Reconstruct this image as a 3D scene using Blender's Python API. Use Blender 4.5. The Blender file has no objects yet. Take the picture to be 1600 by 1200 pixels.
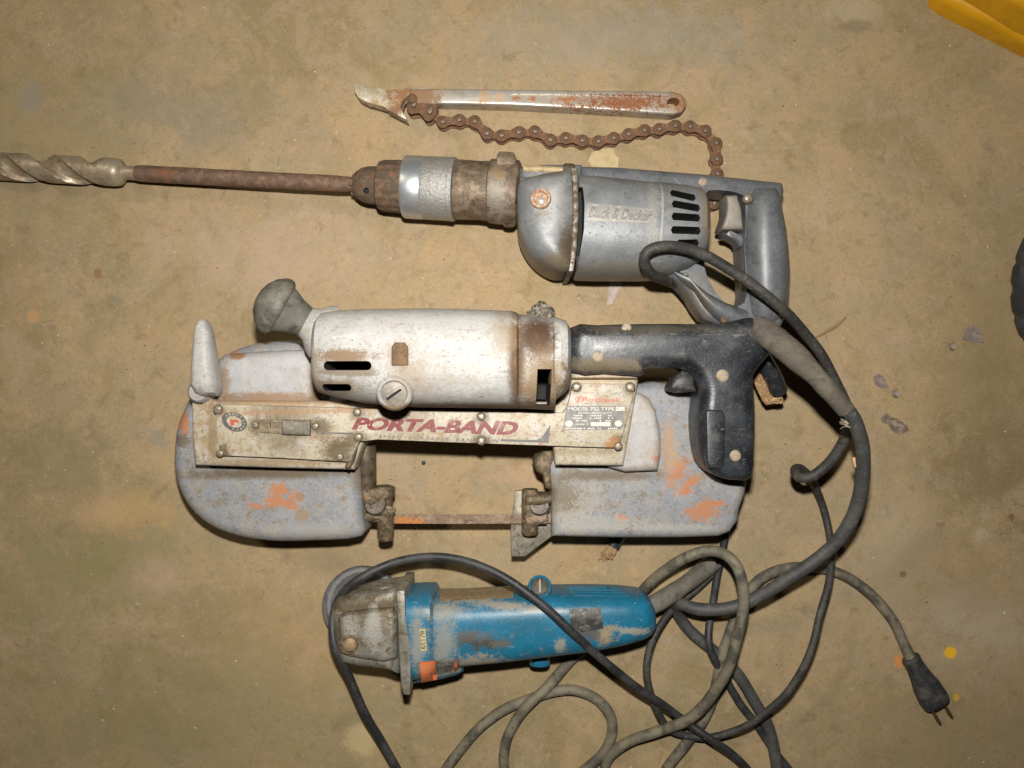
import bpy, bmesh, math, random
from mathutils import Vector, Matrix, noise as mnoise
from mathutils.bvhtree import BVHTree
random.seed(11)
sc = bpy.context.scene
COL = sc.collection
R = math.radians
# ------------------------------------------------------------------ camera, light, exposure
S, H = 0.6, 750.0                      # mm of floor per photo pixel, camera height in mm
cam = bpy.data.cameras.new('camera'); camo = bpy.data.objects.new('camera', cam); COL.objects.link(camo)
camo.location = (0, 0, H/1000); camo.rotation_euler = (0, 0, 0)
cam.sensor_width = 36; cam.lens = 36*H/(1600*S); cam.clip_start = 0.01; cam.clip_end = 50
sc.camera = camo
w = bpy.data.worlds.new('World'); sc.world = w; w.use_nodes = True
w.node_tree.nodes['Background'].inputs[0].default_value = (1.0, 0.88, 0.70, 1)
w.node_tree.nodes['Background'].inputs[1].default_value = 0.006
def area(name, loc, tgt, sx, sy, power, col, spread=180):
    l = bpy.data.lights.new(name, 'AREA'); l.shape = 'RECTANGLE'; l.size = sx; l.size_y = sy
    l.energy = power; l.color = col; l.spread = R(spread)
    o = bpy.data.objects.new(name, l); COL.objects.link(o); o.location = loc
    o.rotation_euler = (Vector(tgt)-Vector(loc)).to_track_quat('-Z', 'Y').to_euler()
    return o
area('camera_flash', (0.0, 0.092, 0.755), (-0.03, 0.05, 0), 0.034, 0.02, 5.5, (1.0, 0.97, 0.92), 158)
area('room_light', (-1.45, 1.0, 1.75), (0.05, -0.05, 0), 0.20, 0.14, 7.0, (1.0, 0.86, 0.62))
sc.view_settings.view_transform = 'Standard'; sc.view_settings.look = 'None'
sc.view_settings.exposure = 0.18; sc.view_settings.gamma = 1.0
sc.view_settings.use_curve_mapping = False
# ------------------------------------------------------------------ coordinates
def P(px, py, z=0.0):                  # photo pixel at height z (mm) -> world point (m)
    k = S*(H-z)/H
    return Vector(((px-800)*k, (600-py)*k, z))*0.001
def K(z): return S*(H-z)/H*0.001       # metres per pixel at height z
# ------------------------------------------------------------------ materials
MATS = {}
class G:
    def __init__(s, name):
        s.m = bpy.data.materials.new(name); s.m.use_nodes = True
        s.t = s.m.node_tree; s.b = s.t.nodes['Principled BSDF']
        tc = s.t.nodes.new('ShaderNodeTexCoord')
        mp = s.vm('SCALE', tc.outputs['Object']); mp.node.inputs['Scale'].default_value = 1000
        s.co = mp
    def link(s, a, i):
        if hasattr(a, 'is_output'): s.t.links.new(a, i)
        else: i.default_value = a
    def vm(s, op, a, b=None):
        n = s.t.nodes.new('ShaderNodeVectorMath'); n.operation = op
        s.link(a, n.inputs[0])
        if b is not None: s.link(b, n.inputs[1])
        return n.outputs['Value'] if op == 'LENGTH' else n.outputs['Vector']
    def math(s, op, a, b=0.0, clamp=False):
        n = s.t.nodes.new('ShaderNodeMath'); n.operation = op; n.use_clamp = clamp
        s.link(a, n.inputs[0]); s.link(b, n.inputs[1]); return n.outputs[0]
    def noise(s, scale, detail=5, rough=.6, dist=0.0, vec=None, off=0):
        n = s.t.nodes.new('ShaderNodeTexNoise')
        v = vec or s.co
        if off: v = s.vm('ADD', v, (off*37.1, off*91.7, off*13.3))
        s.t.links.new(v, n.inputs['Vector'])
        n.inputs['Scale'].default_value = scale; n.inputs['Detail'].default_value = detail
        n.inputs['Roughness'].default_value = rough; n.inputs['Distortion'].default_value = dist
        return n.outputs['Fac']
    def ramp(s, v, lo, hi, smooth=True):
        n = s.t.nodes.new('ShaderNodeMapRange'); n.interpolation_type = 'SMOOTHSTEP' if smooth else 'LINEAR'
        s.link(v, n.inputs['Value']); n.inputs['From Min'].default_value = lo; n.inputs['From Max'].default_value = hi
        return n.outputs['Result']
    def mix(s, f, a, b):
        n = s.t.nodes.new('ShaderNodeMix'); n.data_type = 'RGBA'
        s.link(f, n.inputs['Factor']); s.link(a, n.inputs['A'] if False else n.inputs[6]); s.link(b, n.inputs[7])
        return n.outputs[2]
    def mixf(s, f, a, b):
        n = s.t.nodes.new('ShaderNodeMix'); n.data_type = 'FLOAT'
        s.link(f, n.inputs[0]); s.link(a, n.inputs[2]); s.link(b, n.inputs[3]); return n.outputs[0]
def c4(c): return (c[0], c[1], c[2], 1.0)
def material(name, base, rough=.55, metal=0.0, layers=(), bump=.15, bscale=.5, origin=None, spec=.5, warp=.12):
    """layers: ('n', color, scale, lo, hi, {opts}) noise patches; ('s', color, px, py, z, rx, ry, {opts}) a mark with its own place"""
    if name in MATS: return MATS[name]
    g = G(name); o = origin or Vector((0, 0, 0))
    col, ro, me = c4(base), rough, metal
    nz = None
    for i, L in enumerate(layers):
        op = L[-1] if isinstance(L[-1], dict) else {}
        if L[0] == 'n':
            vec = g.co
            if 'rot' in op:
                n = g.t.nodes.new('ShaderNodeVectorRotate'); n.rotation_type = 'Z_AXIS'
                g.t.links.new(vec, n.inputs['Vector']); n.inputs['Angle'].default_value = R(op['rot']); vec = n.outputs[0]
            if 'stretch' in op: vec = g.vm('MULTIPLY', vec, op['stretch'])
            f = g.ramp(g.noise(L[2], op.get('detail', 6), op.get('nr', .62), op.get('dist', .3), vec, off=i+1), L[3]-.045, L[4]-.045)
        else:
            if nz is None: nz = g.math('MULTIPLY', g.math('SUBTRACT', g.noise(warp, 7, .72, .6), .5), 2.3); nzf = g.math('MULTIPLY', g.math('SUBTRACT', g.noise(.8, 5, .7, off=9), .5), 2.2)
            c = (P(L[2], L[3], L[4])-o)*1000; k = K(L[4])*1000
            v = g.vm('SUBTRACT', g.co, (c.x, c.y, 0))
            a = R(op.get('rot', 0))
            if a:
                n = g.t.nodes.new('ShaderNodeVectorRotate'); n.rotation_type = 'Z_AXIS'
                g.t.links.new(v, n.inputs['Vector']); n.inputs['Angle'].default_value = a; v = n.outputs[0]
            v = g.vm('MULTIPLY', v, (1/(L[5]*k), 1/(L[6]*k), 0))
            d = g.vm('LENGTH', v)
            if op.get('ring'): d = g.math('DIVIDE', g.math('ABSOLUTE', g.math('SUBTRACT', d, 1.0)), op['ring'])
            am = op.get('amp', 1.6)
            d = g.math('ADD', d, g.math('MULTIPLY', nz, am)); d = g.math('ADD', d, g.math('MULTIPLY', nzf, am*.95))
            so = op.get('soft', .25)
            f = g.ramp(g.math('SUBTRACT', 1.0, d), -so, so)
        if 'k' in op: f = g.math('MULTIPLY', f, op['k'])
        col = g.mix(f, col, c4(L[1]))
        if 'rough' in op: ro = g.mixf(f, ro, op['rough'])
        if 'metal' in op: me = g.mixf(f, me, op['metal'])
    b = g.b
    g.link(col, b.inputs['Base Color']); g.link(ro, b.inputs['Roughness']); g.link(me, b.inputs['Metallic'])
    b.inputs['Specular IOR Level'].default_value = spec
    if bump:
        n = g.t.nodes.new('ShaderNodeBump'); n.inputs['Strength'].default_value = bump; n.inputs['Distance'].default_value = .001
        h = g.math('ADD', g.noise(bscale, 7, .65), g.math('MULTIPLY', g.noise(bscale*.18, 3, .5, off=4), 1.4))
        g.t.links.new(h, n.inputs['Height']); g.t.links.new(n.outputs[0], b.inputs['Normal'])
    MATS[name] = g.m
    return g.m
# ------------------------------------------------------------------ object helpers
class Root:                            # top-level empty
    def __init__(s, name, label, cat, px, py, group=None):
        s.o = bpy.data.objects.new(name, None); COL.objects.link(s.o)
        s.loc = P(px, py, 0); s.o.location = s.loc; s.o.empty_display_size = .02
        s.o['label'] = label; s.o['category'] = cat
        if group: s.o['group'] = group
class Thing:                           # a part or a one-mesh thing
    pass
def finish(bm, name, mat, root=None, parent=None, sharp=38, label=None):
    """bm in world coords; root = Root it belongs to; parent = part object (for sub-parts)"""
    o0 = root.loc if isinstance(root, Root) else Vector(root or (0, 0, 0))
    bmesh.ops.remove_doubles(bm, verts=bm.verts, dist=1e-6)
    bmesh.ops.recalc_face_normals(bm, faces=bm.faces)
    for v in bm.verts: v.co -= o0
    me = bpy.data.meshes.new(name); bm.to_mesh(me); bm.free()
    me.shade_smooth(); me.set_sharp_from_angle(angle=R(sharp))
    ob = bpy.data.objects.new(name, me); COL.objects.link(ob)
    for m in (mat if isinstance(mat, (list, tuple)) else [mat]): me.materials.append(m)
    if parent is not None: ob.parent = parent
    elif isinstance(root, Root): ob.parent = root.o
    else: ob.location = o0
    if label: ob['label'] = label
    return ob
def single(bm, name, mat, label, cat, px, py, group=None, sharp=38):
    o = finish(bm, name, mat, P(px, py, 0), sharp=sharp)
    o['label'] = label; o['category'] = cat
    if group: o['group'] = group
    return o
def smooth_loop(pts, n):
    out = []; m = len(pts)
    for i in range(m):
        p0, p1, p2, p3 = pts[i-1], pts[i], pts[(i+1) % m], pts[(i+2) % m]
        for j in range(n):
            t = j/n
            out.append(tuple(.5*((2*p1[k])+(-p0[k]+p2[k])*t+(2*p0[k]-5*p1[k]+4*p2[k]-p3[k])*t*t+(-p0[k]+3*p1[k]-3*p2[k]+p3[k])*t**3) for k in range(len(p1))))
    return out
def offset(poly, d):
    m = len(poly); out = []
    ar = sum(poly[i].x*poly[(i+1) % m].y-poly[(i+1) % m].x*poly[i].y for i in range(m))
    sg = 1 if ar > 0 else -1
    for i in range(m):
        a, b, c = poly[i-1], poly[i], poly[(i+1) % m]
        e1, e2 = (b-a), (c-b)
        e1 = e1.normalized() if e1.length > 1e-9 else Vector((1, 0)); e2 = e2.normalized() if e2.length > 1e-9 else e1
        n1, n2 = Vector((-e1.y, e1.x))*sg, Vector((-e2.y, e2.x))*sg
        q = 1+n1.dot(n2); v = (n1+n2)/max(q, .55)
        out.append(b+v*d)
    return out
def slab_bm(pts, z0, z1, rt=2, rb=0, zref=None, smooth=0, seg=4, bm=None, holes=(), tilt=None, scale=False):
    """outline in photo px seen at zref, extruded z0..z1 (mm) with rounded top (rt) and bottom (rb) edges"""
    zref = z1 if zref is None else zref
    bm = bm or bmesh.new()
    def loop2(pp, sm):
        q = smooth_loop(pp, sm) if sm else pp
        return [P(x, y, zref).to_2d() for x, y in q]
    poly = loop2(pts, 0)
    prof = []
    if rb:
        for i in range(seg+1):
            a = math.pi/2*i/seg; prof.append((rb*(1-math.sin(a)), z0+rb*(1-math.cos(a))))
    else: prof.append((0, z0))
    if rt:
        for i in range(seg+1):
            a = math.pi/2*i/seg; prof.append((rt*(1-math.cos(a)), z1-rt*(1-math.sin(a))))
    else: prof.append((0, z1))
    rings = []
    for d, z in prof:
        if scale:
            cx = sum(p.x for p in poly)/len(poly); cy = sum(p.y for p in poly)/len(poly); c0 = Vector((cx, cy))
            ex = (max(p.x for p in poly)-min(p.x for p in poly))/2; ey = (max(p.y for p in poly)-min(p.y for p in poly))/2
            q = [c0+Vector(((p.x-cx)*(1-d*.001/ex), (p.y-cy)*(1-d*.001/ey))) for p in poly]
        else: q = offset(poly, d*.001)
        if smooth: q = [Vector(t) for t in smooth_loop([(p.x, p.y) for p in q], smooth)]
        rings.append([bm.verts.new((p.x, p.y, z*.001+(tilt(p.x, p.y) if tilt else 0))) for p in q])
    m = len(rings[0])
    for a, b in zip(rings, rings[1:]):
        for i in range(m): bm.faces.new((a[i], a[(i+1) % m], b[(i+1) % m], b[i]))
    hl = []
    for h in holes:
        hp = loop2(h[0], h[1]); lo = [bm.verts.new((p.x, p.y, z0*.001)) for p in hp]; hi = [bm.verts.new((p.x, p.y, z1*.001)) for p in hp]
        n = len(hp)
        for i in range(n): bm.faces.new((lo[i], hi[i], hi[(i+1) % n], lo[(i+1) % n]))
        hl.append((lo, hi))
    if not holes:
        bm.faces.new(rings[-1]); bm.faces.new(list(reversed(rings[0])))
    else:
        for k, rg in ((1, rings[-1]), (0, rings[0])):
            es = []
            for L in [rg]+[x[k] for x in hl]:
                for i in range(len(L)): es.append(bm.edges.get((L[i], L[(i+1) % len(L)])))
            bmesh.ops.triangle_fill(bm, edges=es, use_beauty=True)
    return bm
def slab(name, mat, root, pts, z0, z1, parent=None, sharp=38, label=None, **kw):
    return finish(slab_bm(pts, z0, z1, **kw), name, mat, root, parent, sharp, label)
def rings_bm(rings, bm=None, caps=True):
    bm = bm or bmesh.new(); vs = [[bm.verts.new(p) for p in r] for r in rings]
    for a, b in zip(vs, vs[1:]):
        m = len(a)
        for i in range(m): bm.faces.new((a[i], a[(i+1) % m], b[(i+1) % m], b[i]))
    if caps:
        bm.faces.new(list(reversed(vs[0]))); bm.faces.new(vs[-1])
    return bm
def sup(a, b, n, N=40):
    o = []
    for i in range(N):
        t = 2*math.pi*i/N; c, s = math.cos(t), math.sin(t)
        o.append((a*math.copysign(abs(c)**(2/n), c), b*math.copysign(abs(s)**(2/n), s)))
    return o
def loft_bm(secs, N=40, round_ends=0):
    """secs: (px, ytop, ybot, zc, b_mm, n): cross-sections across a body running along the picture's x"""
    rings = []
    for (x, y0, y1, zc, b, n) in secs:
        p, q = P(x, y0, zc), P(x, y1, zc); c = (p+q)/2; a = (p-q).length/2
        u = (p-q).normalized()
        rings.append([c+u*s+Vector((0, 0, t*.001)) for s, t in sup(a, b, n, N)])
    return rings_bm(rings)
def frame(d):
    d = d.normalized(); u = d.cross(Vector((0, 0, 1)))
    if u.length < .05: u = Vector((1, 0, 0))
    u.normalize(); return u, u.cross(d).normalized()*-1
def lathe_bm(p0, d, prof, N=28, bm=None, mod=None, caps=True):
    """prof: (t_mm, r_mm) along axis d from p0"""
    d = d.normalized(); u, v = frame(d); rings = []
    for j, (t, r) in enumerate(prof):
        r = max(r, .02); ring = []
        for i in range(N):
            a = 2*math.pi*i/N; rr = r*(mod(a, t, j) if mod else 1)
            ring.append(p0+d*(t*.001)+(u*math.cos(a)+v*math.sin(a))*rr*.001)
        rings.append(ring)
    return rings_bm(rings, bm, caps)
def catmull(pts, step=.004):
    out = []; n = len(pts)
    for i in range(n-1):
        p0 = pts[max(i-1, 0)]; p1 = pts[i]; p2 = pts[i+1]; p3 = pts[min(i+2, n-1)]
        m = max(2, int((p2-p1).length/step))
        for j in range(m):
            t = j/m
            out.append(.5*((2*p1)+(-p0+p2)*t+(2*p0-5*p1+4*p2-p3)*t*t+(-p0+3*p1-3*p2+p3)*t**3))
    out.append(pts[-1]); return out
def tube_bm(pts, r, N=12, bm=None, step=.004, world=False, wob=0, jit=0):
    """pts: (px, py, z_mm [, r]) ; r in mm (number or function of 0..1)"""
    w3 = [Vector(p) if world else P(*p[:3]) for p in pts]
    q = catmull(w3, step); m = len(q); rings = []; up = None
    if jit: q = [p+Vector((mnoise.noise(p*22), mnoise.noise(p*22+Vector((7, 3, 1))), .25*mnoise.noise(p*22+Vector((1, 9, 4)))))*jit*.001 for p in q]
    for i in range(m):
        d = (q[min(i+1, m-1)]-q[max(i-1, 0)]).normalized()
        if up is None: up = Vector((0, 0, 1)) if abs(d.z) < .9 else Vector((1, 0, 0))
        up = (up-d*up.dot(d)).normalized(); s = d.cross(up)
        rr = (r(i/(m-1)) if callable(r) else r)*.001
        if wob: rr *= 1+wob*mnoise.noise(q[i]*90)
        rings.append([q[i]+(s*math.cos(2*math.pi*k/N)+up*math.sin(2*math.pi*k/N))*rr for k in range(N)])
    return rings_bm(rings, bm)
def box_bm(c, sx, sy, sz, rot=0, bm=None, bev=0, tiltx=0):
    """box centred at world c, sizes mm"""
    b2 = bmesh.new(); bmesh.ops.create_cube(b2, size=1)
    bmesh.ops.scale(b2, vec=Vector((sx, sy, sz))*.001, verts=b2.verts)
    if bev: bmesh.ops.bevel(b2, geom=list(b2.edges), offset=bev*.001, segments=2, affect='EDGES', profile=.5)
    M = Matrix.Translation(c) @ Matrix.Rotation(R(rot), 4, 'Z') @ Matrix.Rotation(R(tiltx), 4, 'X')
    bmesh.ops.transform(b2, matrix=M, verts=b2.verts)
    if bm is None: return b2
    me = bpy.data.meshes.new('tmp'); b2.to_mesh(me); bm.from_mesh(me); bpy.data.meshes.remove(me); b2.free(); return bm
def join_bm(a, b):
    me = bpy.data.meshes.new('tmp'); b.to_mesh(me); a.from_mesh(me); bpy.data.meshes.remove(me); b.free(); return a
def cut(ob, cutters, mat):
    """real openings: boolean difference with bmeshes in world coordinates"""
    if ob.parent: o0 = ob.parent.location
    else: o0 = ob.location
    tmp = []
    for bm in cutters:
        bmesh.ops.recalc_face_normals(bm, faces=bm.faces)
        for v in bm.verts: v.co -= o0
        me = bpy.data.meshes.new('cutter'); bm.to_mesh(me); bm.free(); me.materials.append(mat)
        c = bpy.data.objects.new('cutter', me); COL.objects.link(c); c.parent = ob.parent; tmp.append(c)
        md = ob.modifiers.new('b', 'BOOLEAN'); md.operation = 'DIFFERENCE'; md.object = c; md.solver = 'EXACT'; md.material_mode = 'TRANSFER'
    bpy.context.view_layer.update()
    dg = bpy.context.evaluated_depsgraph_get()
    me = bpy.data.meshes.new_from_object(ob.evaluated_get(dg))
    ob.modifiers.clear(); old = ob.data; ob.data = me; me.name = old.name
    me.shade_smooth(); me.set_sharp_from_angle(angle=R(38))
    for c in tmp: bpy.data.objects.remove(c)
CAMP = Vector((0, 0, H/1000))
def caster(*obs):                      # drop points onto the real surface of given parts
    trees = []
    bpy.context.view_layer.update()
    for o in obs:
        bm = bmesh.new(); bm.from_mesh(o.data); bm.transform(o.matrix_world); trees.append(BVHTree.FromBMesh(bm)); bm.free()
    def f(px, py, lift=.35, zd=60):
        d = (P(px, py, 0)-CAMP).normalized(); best = None
        for t in trees:
            h = t.ray_cast(CAMP, d)
            if h[0] is not None and (best is None or h[3] < best[3]): best = h
        if best is None: return P(px, py, zd)
        n = best[1] if best[1].z > 0 else -best[1]
        return best[0]+n*lift*.001
    return f
def patch(name, mat, root, quad, cast, nx=8, ny=4, parent=None, thick=.6, lift=0.0, label=None):
    """thin plate laid on the surface: quad = 4 photo px corners (tl,tr,br,bl)"""
    bm = bmesh.new(); g = []
    for lev in (0, 1):
        rows = []
        for j in range(ny+1):
            row = []
            for i in range(nx+1):
                u, v = i/nx, j/ny
                x = (quad[0][0]*(1-u)+quad[1][0]*u)*(1-v)+(quad[3][0]*(1-u)+quad[2][0]*u)*v
                y = (quad[0][1]*(1-u)+quad[1][1]*u)*(1-v)+(quad[3][1]*(1-u)+quad[2][1]*u)*v
                row.append(bm.verts.new(cast(x, y, lift+thick if lev else lift-.6)))
            rows.append(row)
        g.append(rows)
    for lev in (0, 1):
        for j in range(ny):
            for i in range(nx): bm.faces.new((g[lev][j][i], g[lev][j][i+1], g[lev][j+1][i+1], g[lev][j+1][i]))
    per = [(0, i) for i in range(nx)]+[(j, nx) for j in range(ny)]+[(ny, i) for i in range(nx, 0, -1)]+[(j, 0) for j in range(ny, 0, -1)]
    for a, b in zip(per, per[1:]+per[:1]):
        bm.faces.new((g[0][a[0]][a[1]], g[0][b[0]][b[1]], g[1][b[0]][b[1]], g[1][a[0]][a[1]]))
    return finish(bm, name, mat, root, parent, label=label)
def text(name, s, mat, root, quad, z=None, cast=None, parent=None, shear=0, bold=0.0, lift=.3, spacing=1.0, label=None):
    """flat lettering filling the photo-px quad (tl,tr,br,bl), on height z or draped with cast"""
    cu = bpy.data.curves.new('t', 'FONT'); cu.body = s; cu.size = 1; cu.shear = shear; cu.offset = bold; cu.resolution_u = 3
    cu.space_character = spacing
    to = bpy.data.objects.new('t', cu); COL.objects.link(to); bpy.context.view_layer.update()
    me = bpy.data.meshes.new_from_object(to.evaluated_get(bpy.context.evaluated_depsgraph_get()))
    bpy.data.objects.remove(to)
    bm = bmesh.new(); bm.from_mesh(me); bpy.data.meshes.remove(me)
    if cast: bmesh.ops.triangulate(bm, faces=bm.faces)
    xs = [v.co.x for v in bm.verts]; ys = [v.co.y for v in bm.verts]
    x0, x1, y0, y1 = min(xs), max(xs), min(ys), max(ys)
    for v in bm.verts:
        u, t = (v.co.x-x0)/(x1-x0), 1-(v.co.y-y0)/(y1-y0)
        x = (quad[0][0]*(1-u)+quad[1][0]*u)*(1-t)+(quad[3][0]*(1-u)+quad[2][0]*u)*t
        y = (quad[0][1]*(1-u)+quad[1][1]*u)*(1-t)+(quad[3][1]*(1-u)+quad[2][1]*u)*t
        v.co = cast(x, y, lift) if cast else P(x, y, z+lift)
    return finish(bm, name, mat, root, parent, label=label)
def flat(name, mat, root, pts, z, parent=None, lift=.25, smooth=0, inner=None):
    """thin printed shape on height z"""
    bm = bmesh.new()
    q = smooth_loop(pts, smooth) if smooth else pts
    a = [bm.verts.new(P(x, y, z+lift)) for x, y in q]
    if inner:
        b = [bm.verts.new(P(x, y, z+lift)) for x, y in (smooth_loop(inner, smooth) if smooth else inner)]
        n = len(a)
        for i in range(n): bm.faces.new((a[i], a[(i+1) % n], b[(i+1) % n], b[i]))
    else: bm.faces.new(a)
    return finish(bm, name, mat, root, parent)
def rect(x0, y0, x1, y1, dy=0.0):      # px quad, dy = fall from left to right
    return [(x0, y0), (x1, y0+dy), (x1, y1+dy), (x0, y1)]
def circ(cx, cy, rx, ry=None, n=16, rot=0):
    ry = ry or rx; a = R(rot); o = []
    for i in range(n):
        t = 2*math.pi*i/n; x, y = rx*math.cos(t), ry*math.sin(t)
        o.append((cx+x*math.cos(a)-y*math.sin(a), cy+x*math.sin(a)+y*math.cos(a)))
    return o
SCREW = {}
def screw(root, px, py, z, rp, mat, parent=None, rot=None, name='screw', d=None):
    """slotted round head; mesh shared between screws of one material"""
    key = mat.name
    if key not in SCREW:
        bm = lathe_bm(Vector((0, 0, -.001)), Vector((0, 0, 1)), [(0, 1000), (1.0, 1000), (1.25, 960), (1.35, 900)], 18)
        for v in bm.verts: v.co.x *= .001; v.co.y *= .001
        for sgn in (1, -1):              # two half domes with the slot between them
            pts = []
            N = 10; rings = []
            for (r, h) in ((.97, .25), (.88, .55), (.62, .78), (.3, .88)):
                rg = []
                y0 = .13
                a0 = math.asin(min(.99, y0/r))
                for i in range(N+1):
                    a = a0+(math.pi-2*a0)*i/N
                    rg.append(Vector((r*math.cos(a)*.001, sgn*r*math.sin(a)*.001, h*.001)))
                rings.append(rg)
            rings_bm(rings, bm)
        bmesh.ops.recalc_face_normals(bm, faces=bm.faces)
        me = bpy.data.meshes.new('screw'); bm.to_mesh(me); bm.free(); me.shade_smooth(); me.set_sharp_from_angle(angle=R(40)); me.materials.append(mat)
        SCREW[key] = me
    ob = bpy.data.objects.new(name, SCREW[key]); COL.objects.link(ob)
    rr = rp*K(z)*1000
    ob.location = P(px, py, z)-root.loc; ob.scale = (rr, rr, rr*(.35 if 'brass' in key else .7))
    q = Matrix.Rotation(R(random.uniform(0, 180) if rot is None else rot), 3, 'Z')
    if d is not None: q = d.to_track_quat('Z', 'Y').to_matrix() @ q
    ob.rotation_euler = q.to_euler(); ob.parent = parent or root.o
    return ob
# ------------------------------------------------------------------ floor
fl = []
def fs(c, x, y, rx, ry, **k): fl.append(('s', c, x, y, 0, rx, ry, k))
fl += [('n', (.325, .250, .148), .012, .42, .66, {'dist': .8, 'detail': 4}),
       ('n', (.425, .290, .148), .016, .50, .74, {'dist': .6, 'k': .55, 'detail': 4}),
       ('n', (.255, .195, .092), .011, .52, .72, {'dist': .5, 'k': .75, 'detail': 4}),
       ('n', (.410, .300, .200), .030, .54, .72, {'dist': .8, 'k': .55, 'detail': 5}),
       ('n', (.300, .245, .158), .045, .56, .72, {'dist': .8, 'k': .45, 'detail': 5}),
       ('n', (.225, .158, .078), .060, .58, .76, {'dist': .6, 'k': .6, 'detail': 5}),
       ('n', (.470, .320, .180), .090, .60, .76, {'k': .5}),
       ('n', (.240, .172, .092), .25, .56, .74, {'k': .5, 'detail': 8}), ('n', (.43, .325, .20), .20, .58, .74, {'k': .4}),
       ('n', (.440, .335, .205), .9, .60, .74, {'k': .4, 'detail': 3}),
       ('n', (.190, .130, .070), 1.1, .63, .70, {'k': .7, 'detail': 3}), ('n', (.50, .40, .27), 1.4, .66, .72, {'k': .6, 'detail': 2}), ('n', (.16, .11, .06), .45, .70, .745, {'k': .7, 'detail': 6})]
# stains and marks with a place of their own
fs((.30, .27, .22), 960, 55, 190, 45, k=.45, soft=.6)
fs((.25, .20, .10), 60, 200, 150, 120, k=.45, soft=.7)
fs((.25, .21, .10), 150, 880, 170, 70, k=.55, soft=.6, rot=-20)
fs((.48, .31, .14), 190, 800, 70, 30, k=.6, soft=.4)
fs((.42, .28, .13), 470, 1010, 150, 70, k=.35, soft=.6)
fs((.23, .19, .09), 300, 1130, 330, 130, k=.45, soft=.7)
fs((.43, .355, .25), 1385, 880, 55, 80, k=.5, soft=.6, rot=20, amp=2.4)
fs((.43, .36, .26), 1540, 985, 60, 45, k=.5, soft=.6, amp=2.6)
fs((.43, .36, .26), 1478, 955, 34, 30, k=.5, soft=.5, amp=2.6)
fs((.44, .38, .29), 1533, 836, 12, 12, k=.5, soft=.3, amp=.6)
fs((.27, .19, .10), 1450, 900, 120, 60, k=.4, soft=.6)
fs((.45, .36, .24), 1330, 20, 32, 26, k=.6, soft=.4)
fs((.20, .15, .09), 1333, 42, 26, 10, k=.6, soft=.4)
fs((.24, .18, .09), 1500, 1150, 200, 80, k=.5, soft=.7)
fs((.75, .42, .02), 1485, 1019, 9, 9, soft=.2, amp=.5)
fs((.62, .36, .03), 1494, 1090, 5, 6, soft=.2, amp=.5, k=.8)
fs((.66, .24, .05), 1405, 1034, 8, 9, soft=.3, amp=.8, k=.8)
fs((.50, .38, .20), 565, 1160, 26, 24, soft=.4, amp=1.2, k=.8)
fs((.24, .19, .11), 545, 1125, 30, 8, soft=.5, k=.5, rot=-25)
fs((.50, .34, .24), 250, 900, 40, 24, k=.35, soft=.5)
fs((.26, .22, .15), 330, 215, 60, 30, k=.45, soft=.6)
fs((.25, .2, .13), 520, 880, 60, 22, k=.5, soft=.6)
fs((.22, .12, .06), 1411, 897, 5, 5, k=.9, amp=.8)
fs((.20, .10, .05), 1580, 808, 5, 6, k=.9, amp=.8)
fs((.25, .16, .09), 1470, 820, 8, 5, k=.7, amp=.8)
fs((.27, .24, .20), 45, 155, 16, 22, k=.6, soft=.4)
fs((.22, .165, .075), 1560, 560, 120, 200, k=.5, soft=.7)
fs((.20, .135, .07), 1545, 730, 60, 70, k=.5, soft=.6, amp=2.2)
fs((.26, .235, .19), 250, 690, 18, 10, k=.6, soft=.5, rot=40)
fs((.21, .17, .09), 110, 720, 70, 60, k=.5, soft=.6, amp=2.2)
fs((.23, .20, .15), 270, 170, 120, 34, k=.5, soft=.6, amp=2.2)
fs((.44, .33, .25), 430, 400, 130, 60, k=.4, soft=.6, amp=2.0)
fs((.27, .15, .07), 153, 427, 6, 8, k=.9, soft=.2, amp=.6)
fs((.24, .20, .15), 180, 468, 8, 4, k=.7, soft=.3)
fs((.55, .30, .13), 52, 495, 8, 8, k=.6, soft=.3)
fs((.50, .32, .20), 830, 745, 50, 14, k=.45, soft=.5)
floor_m = material('concrete_floor', (.378, .272, .148), .85, 0, fl, bump=.28, bscale=.7, spec=.25, warp=.035)
bm = bmesh.new()
L = 1.6
bm.faces.new([bm.verts.new(v) for v in ((-L, -L, 0), (L, -L, 0), (L, L, 0), (-L, L, 0))])
floor = finish(bm, 'floor', floor_m); floor['kind'] = 'structure'
floor['label'] = 'tan stained concrete floor under the tools'
# ------------------------------------------------------------------ shared materials
def rusty(name, origin=None, base=(.15, .085, .048), **k):
    return material(name, base, .78, .15, [('n', (.24, .125, .060), .12, .50, .72, {'k': .8}), ('n', (.10, .060, .035), .22, .55, .72, {}),
        ('n', (.32, .22, .14), .5, .60, .76, {'k': .6}), ('n', (.32, .13, .04), .35, .66, .76, {'k': .6})], bump=.45, bscale=1.1, origin=origin, **k)
M_dark = material('dark_interior', (.010, .009, .008), .8, bump=0)
M_screw = material('dull_screw_steel', (.28, .245, .19), .45, .5, [('n', (.16, .11, .06), .5, .5, .7, {'rough': .7})], bump=.1)
M_screw2 = material('worn_brass_screw', (.33, .27, .19), .65, .1, [('n', (.22, .14, .08), .6, .5, .7, {})], bump=.1)
M_rust = rusty('rust')
M_chain = rusty('chain_rust', base=(.15, .075, .038))
M_grime = material('greasy_brown_metal', (.13, .095, .055), .6, .3, [('n', (.26, .19, .11), .2, .5, .7, {}), ('n', (.06, .045, .03), .35, .55, .7, {}), ('n', (.28, .15, .07), .18, .62, .75, {'k': .6})], bump=.4, bscale=1.0)
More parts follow.
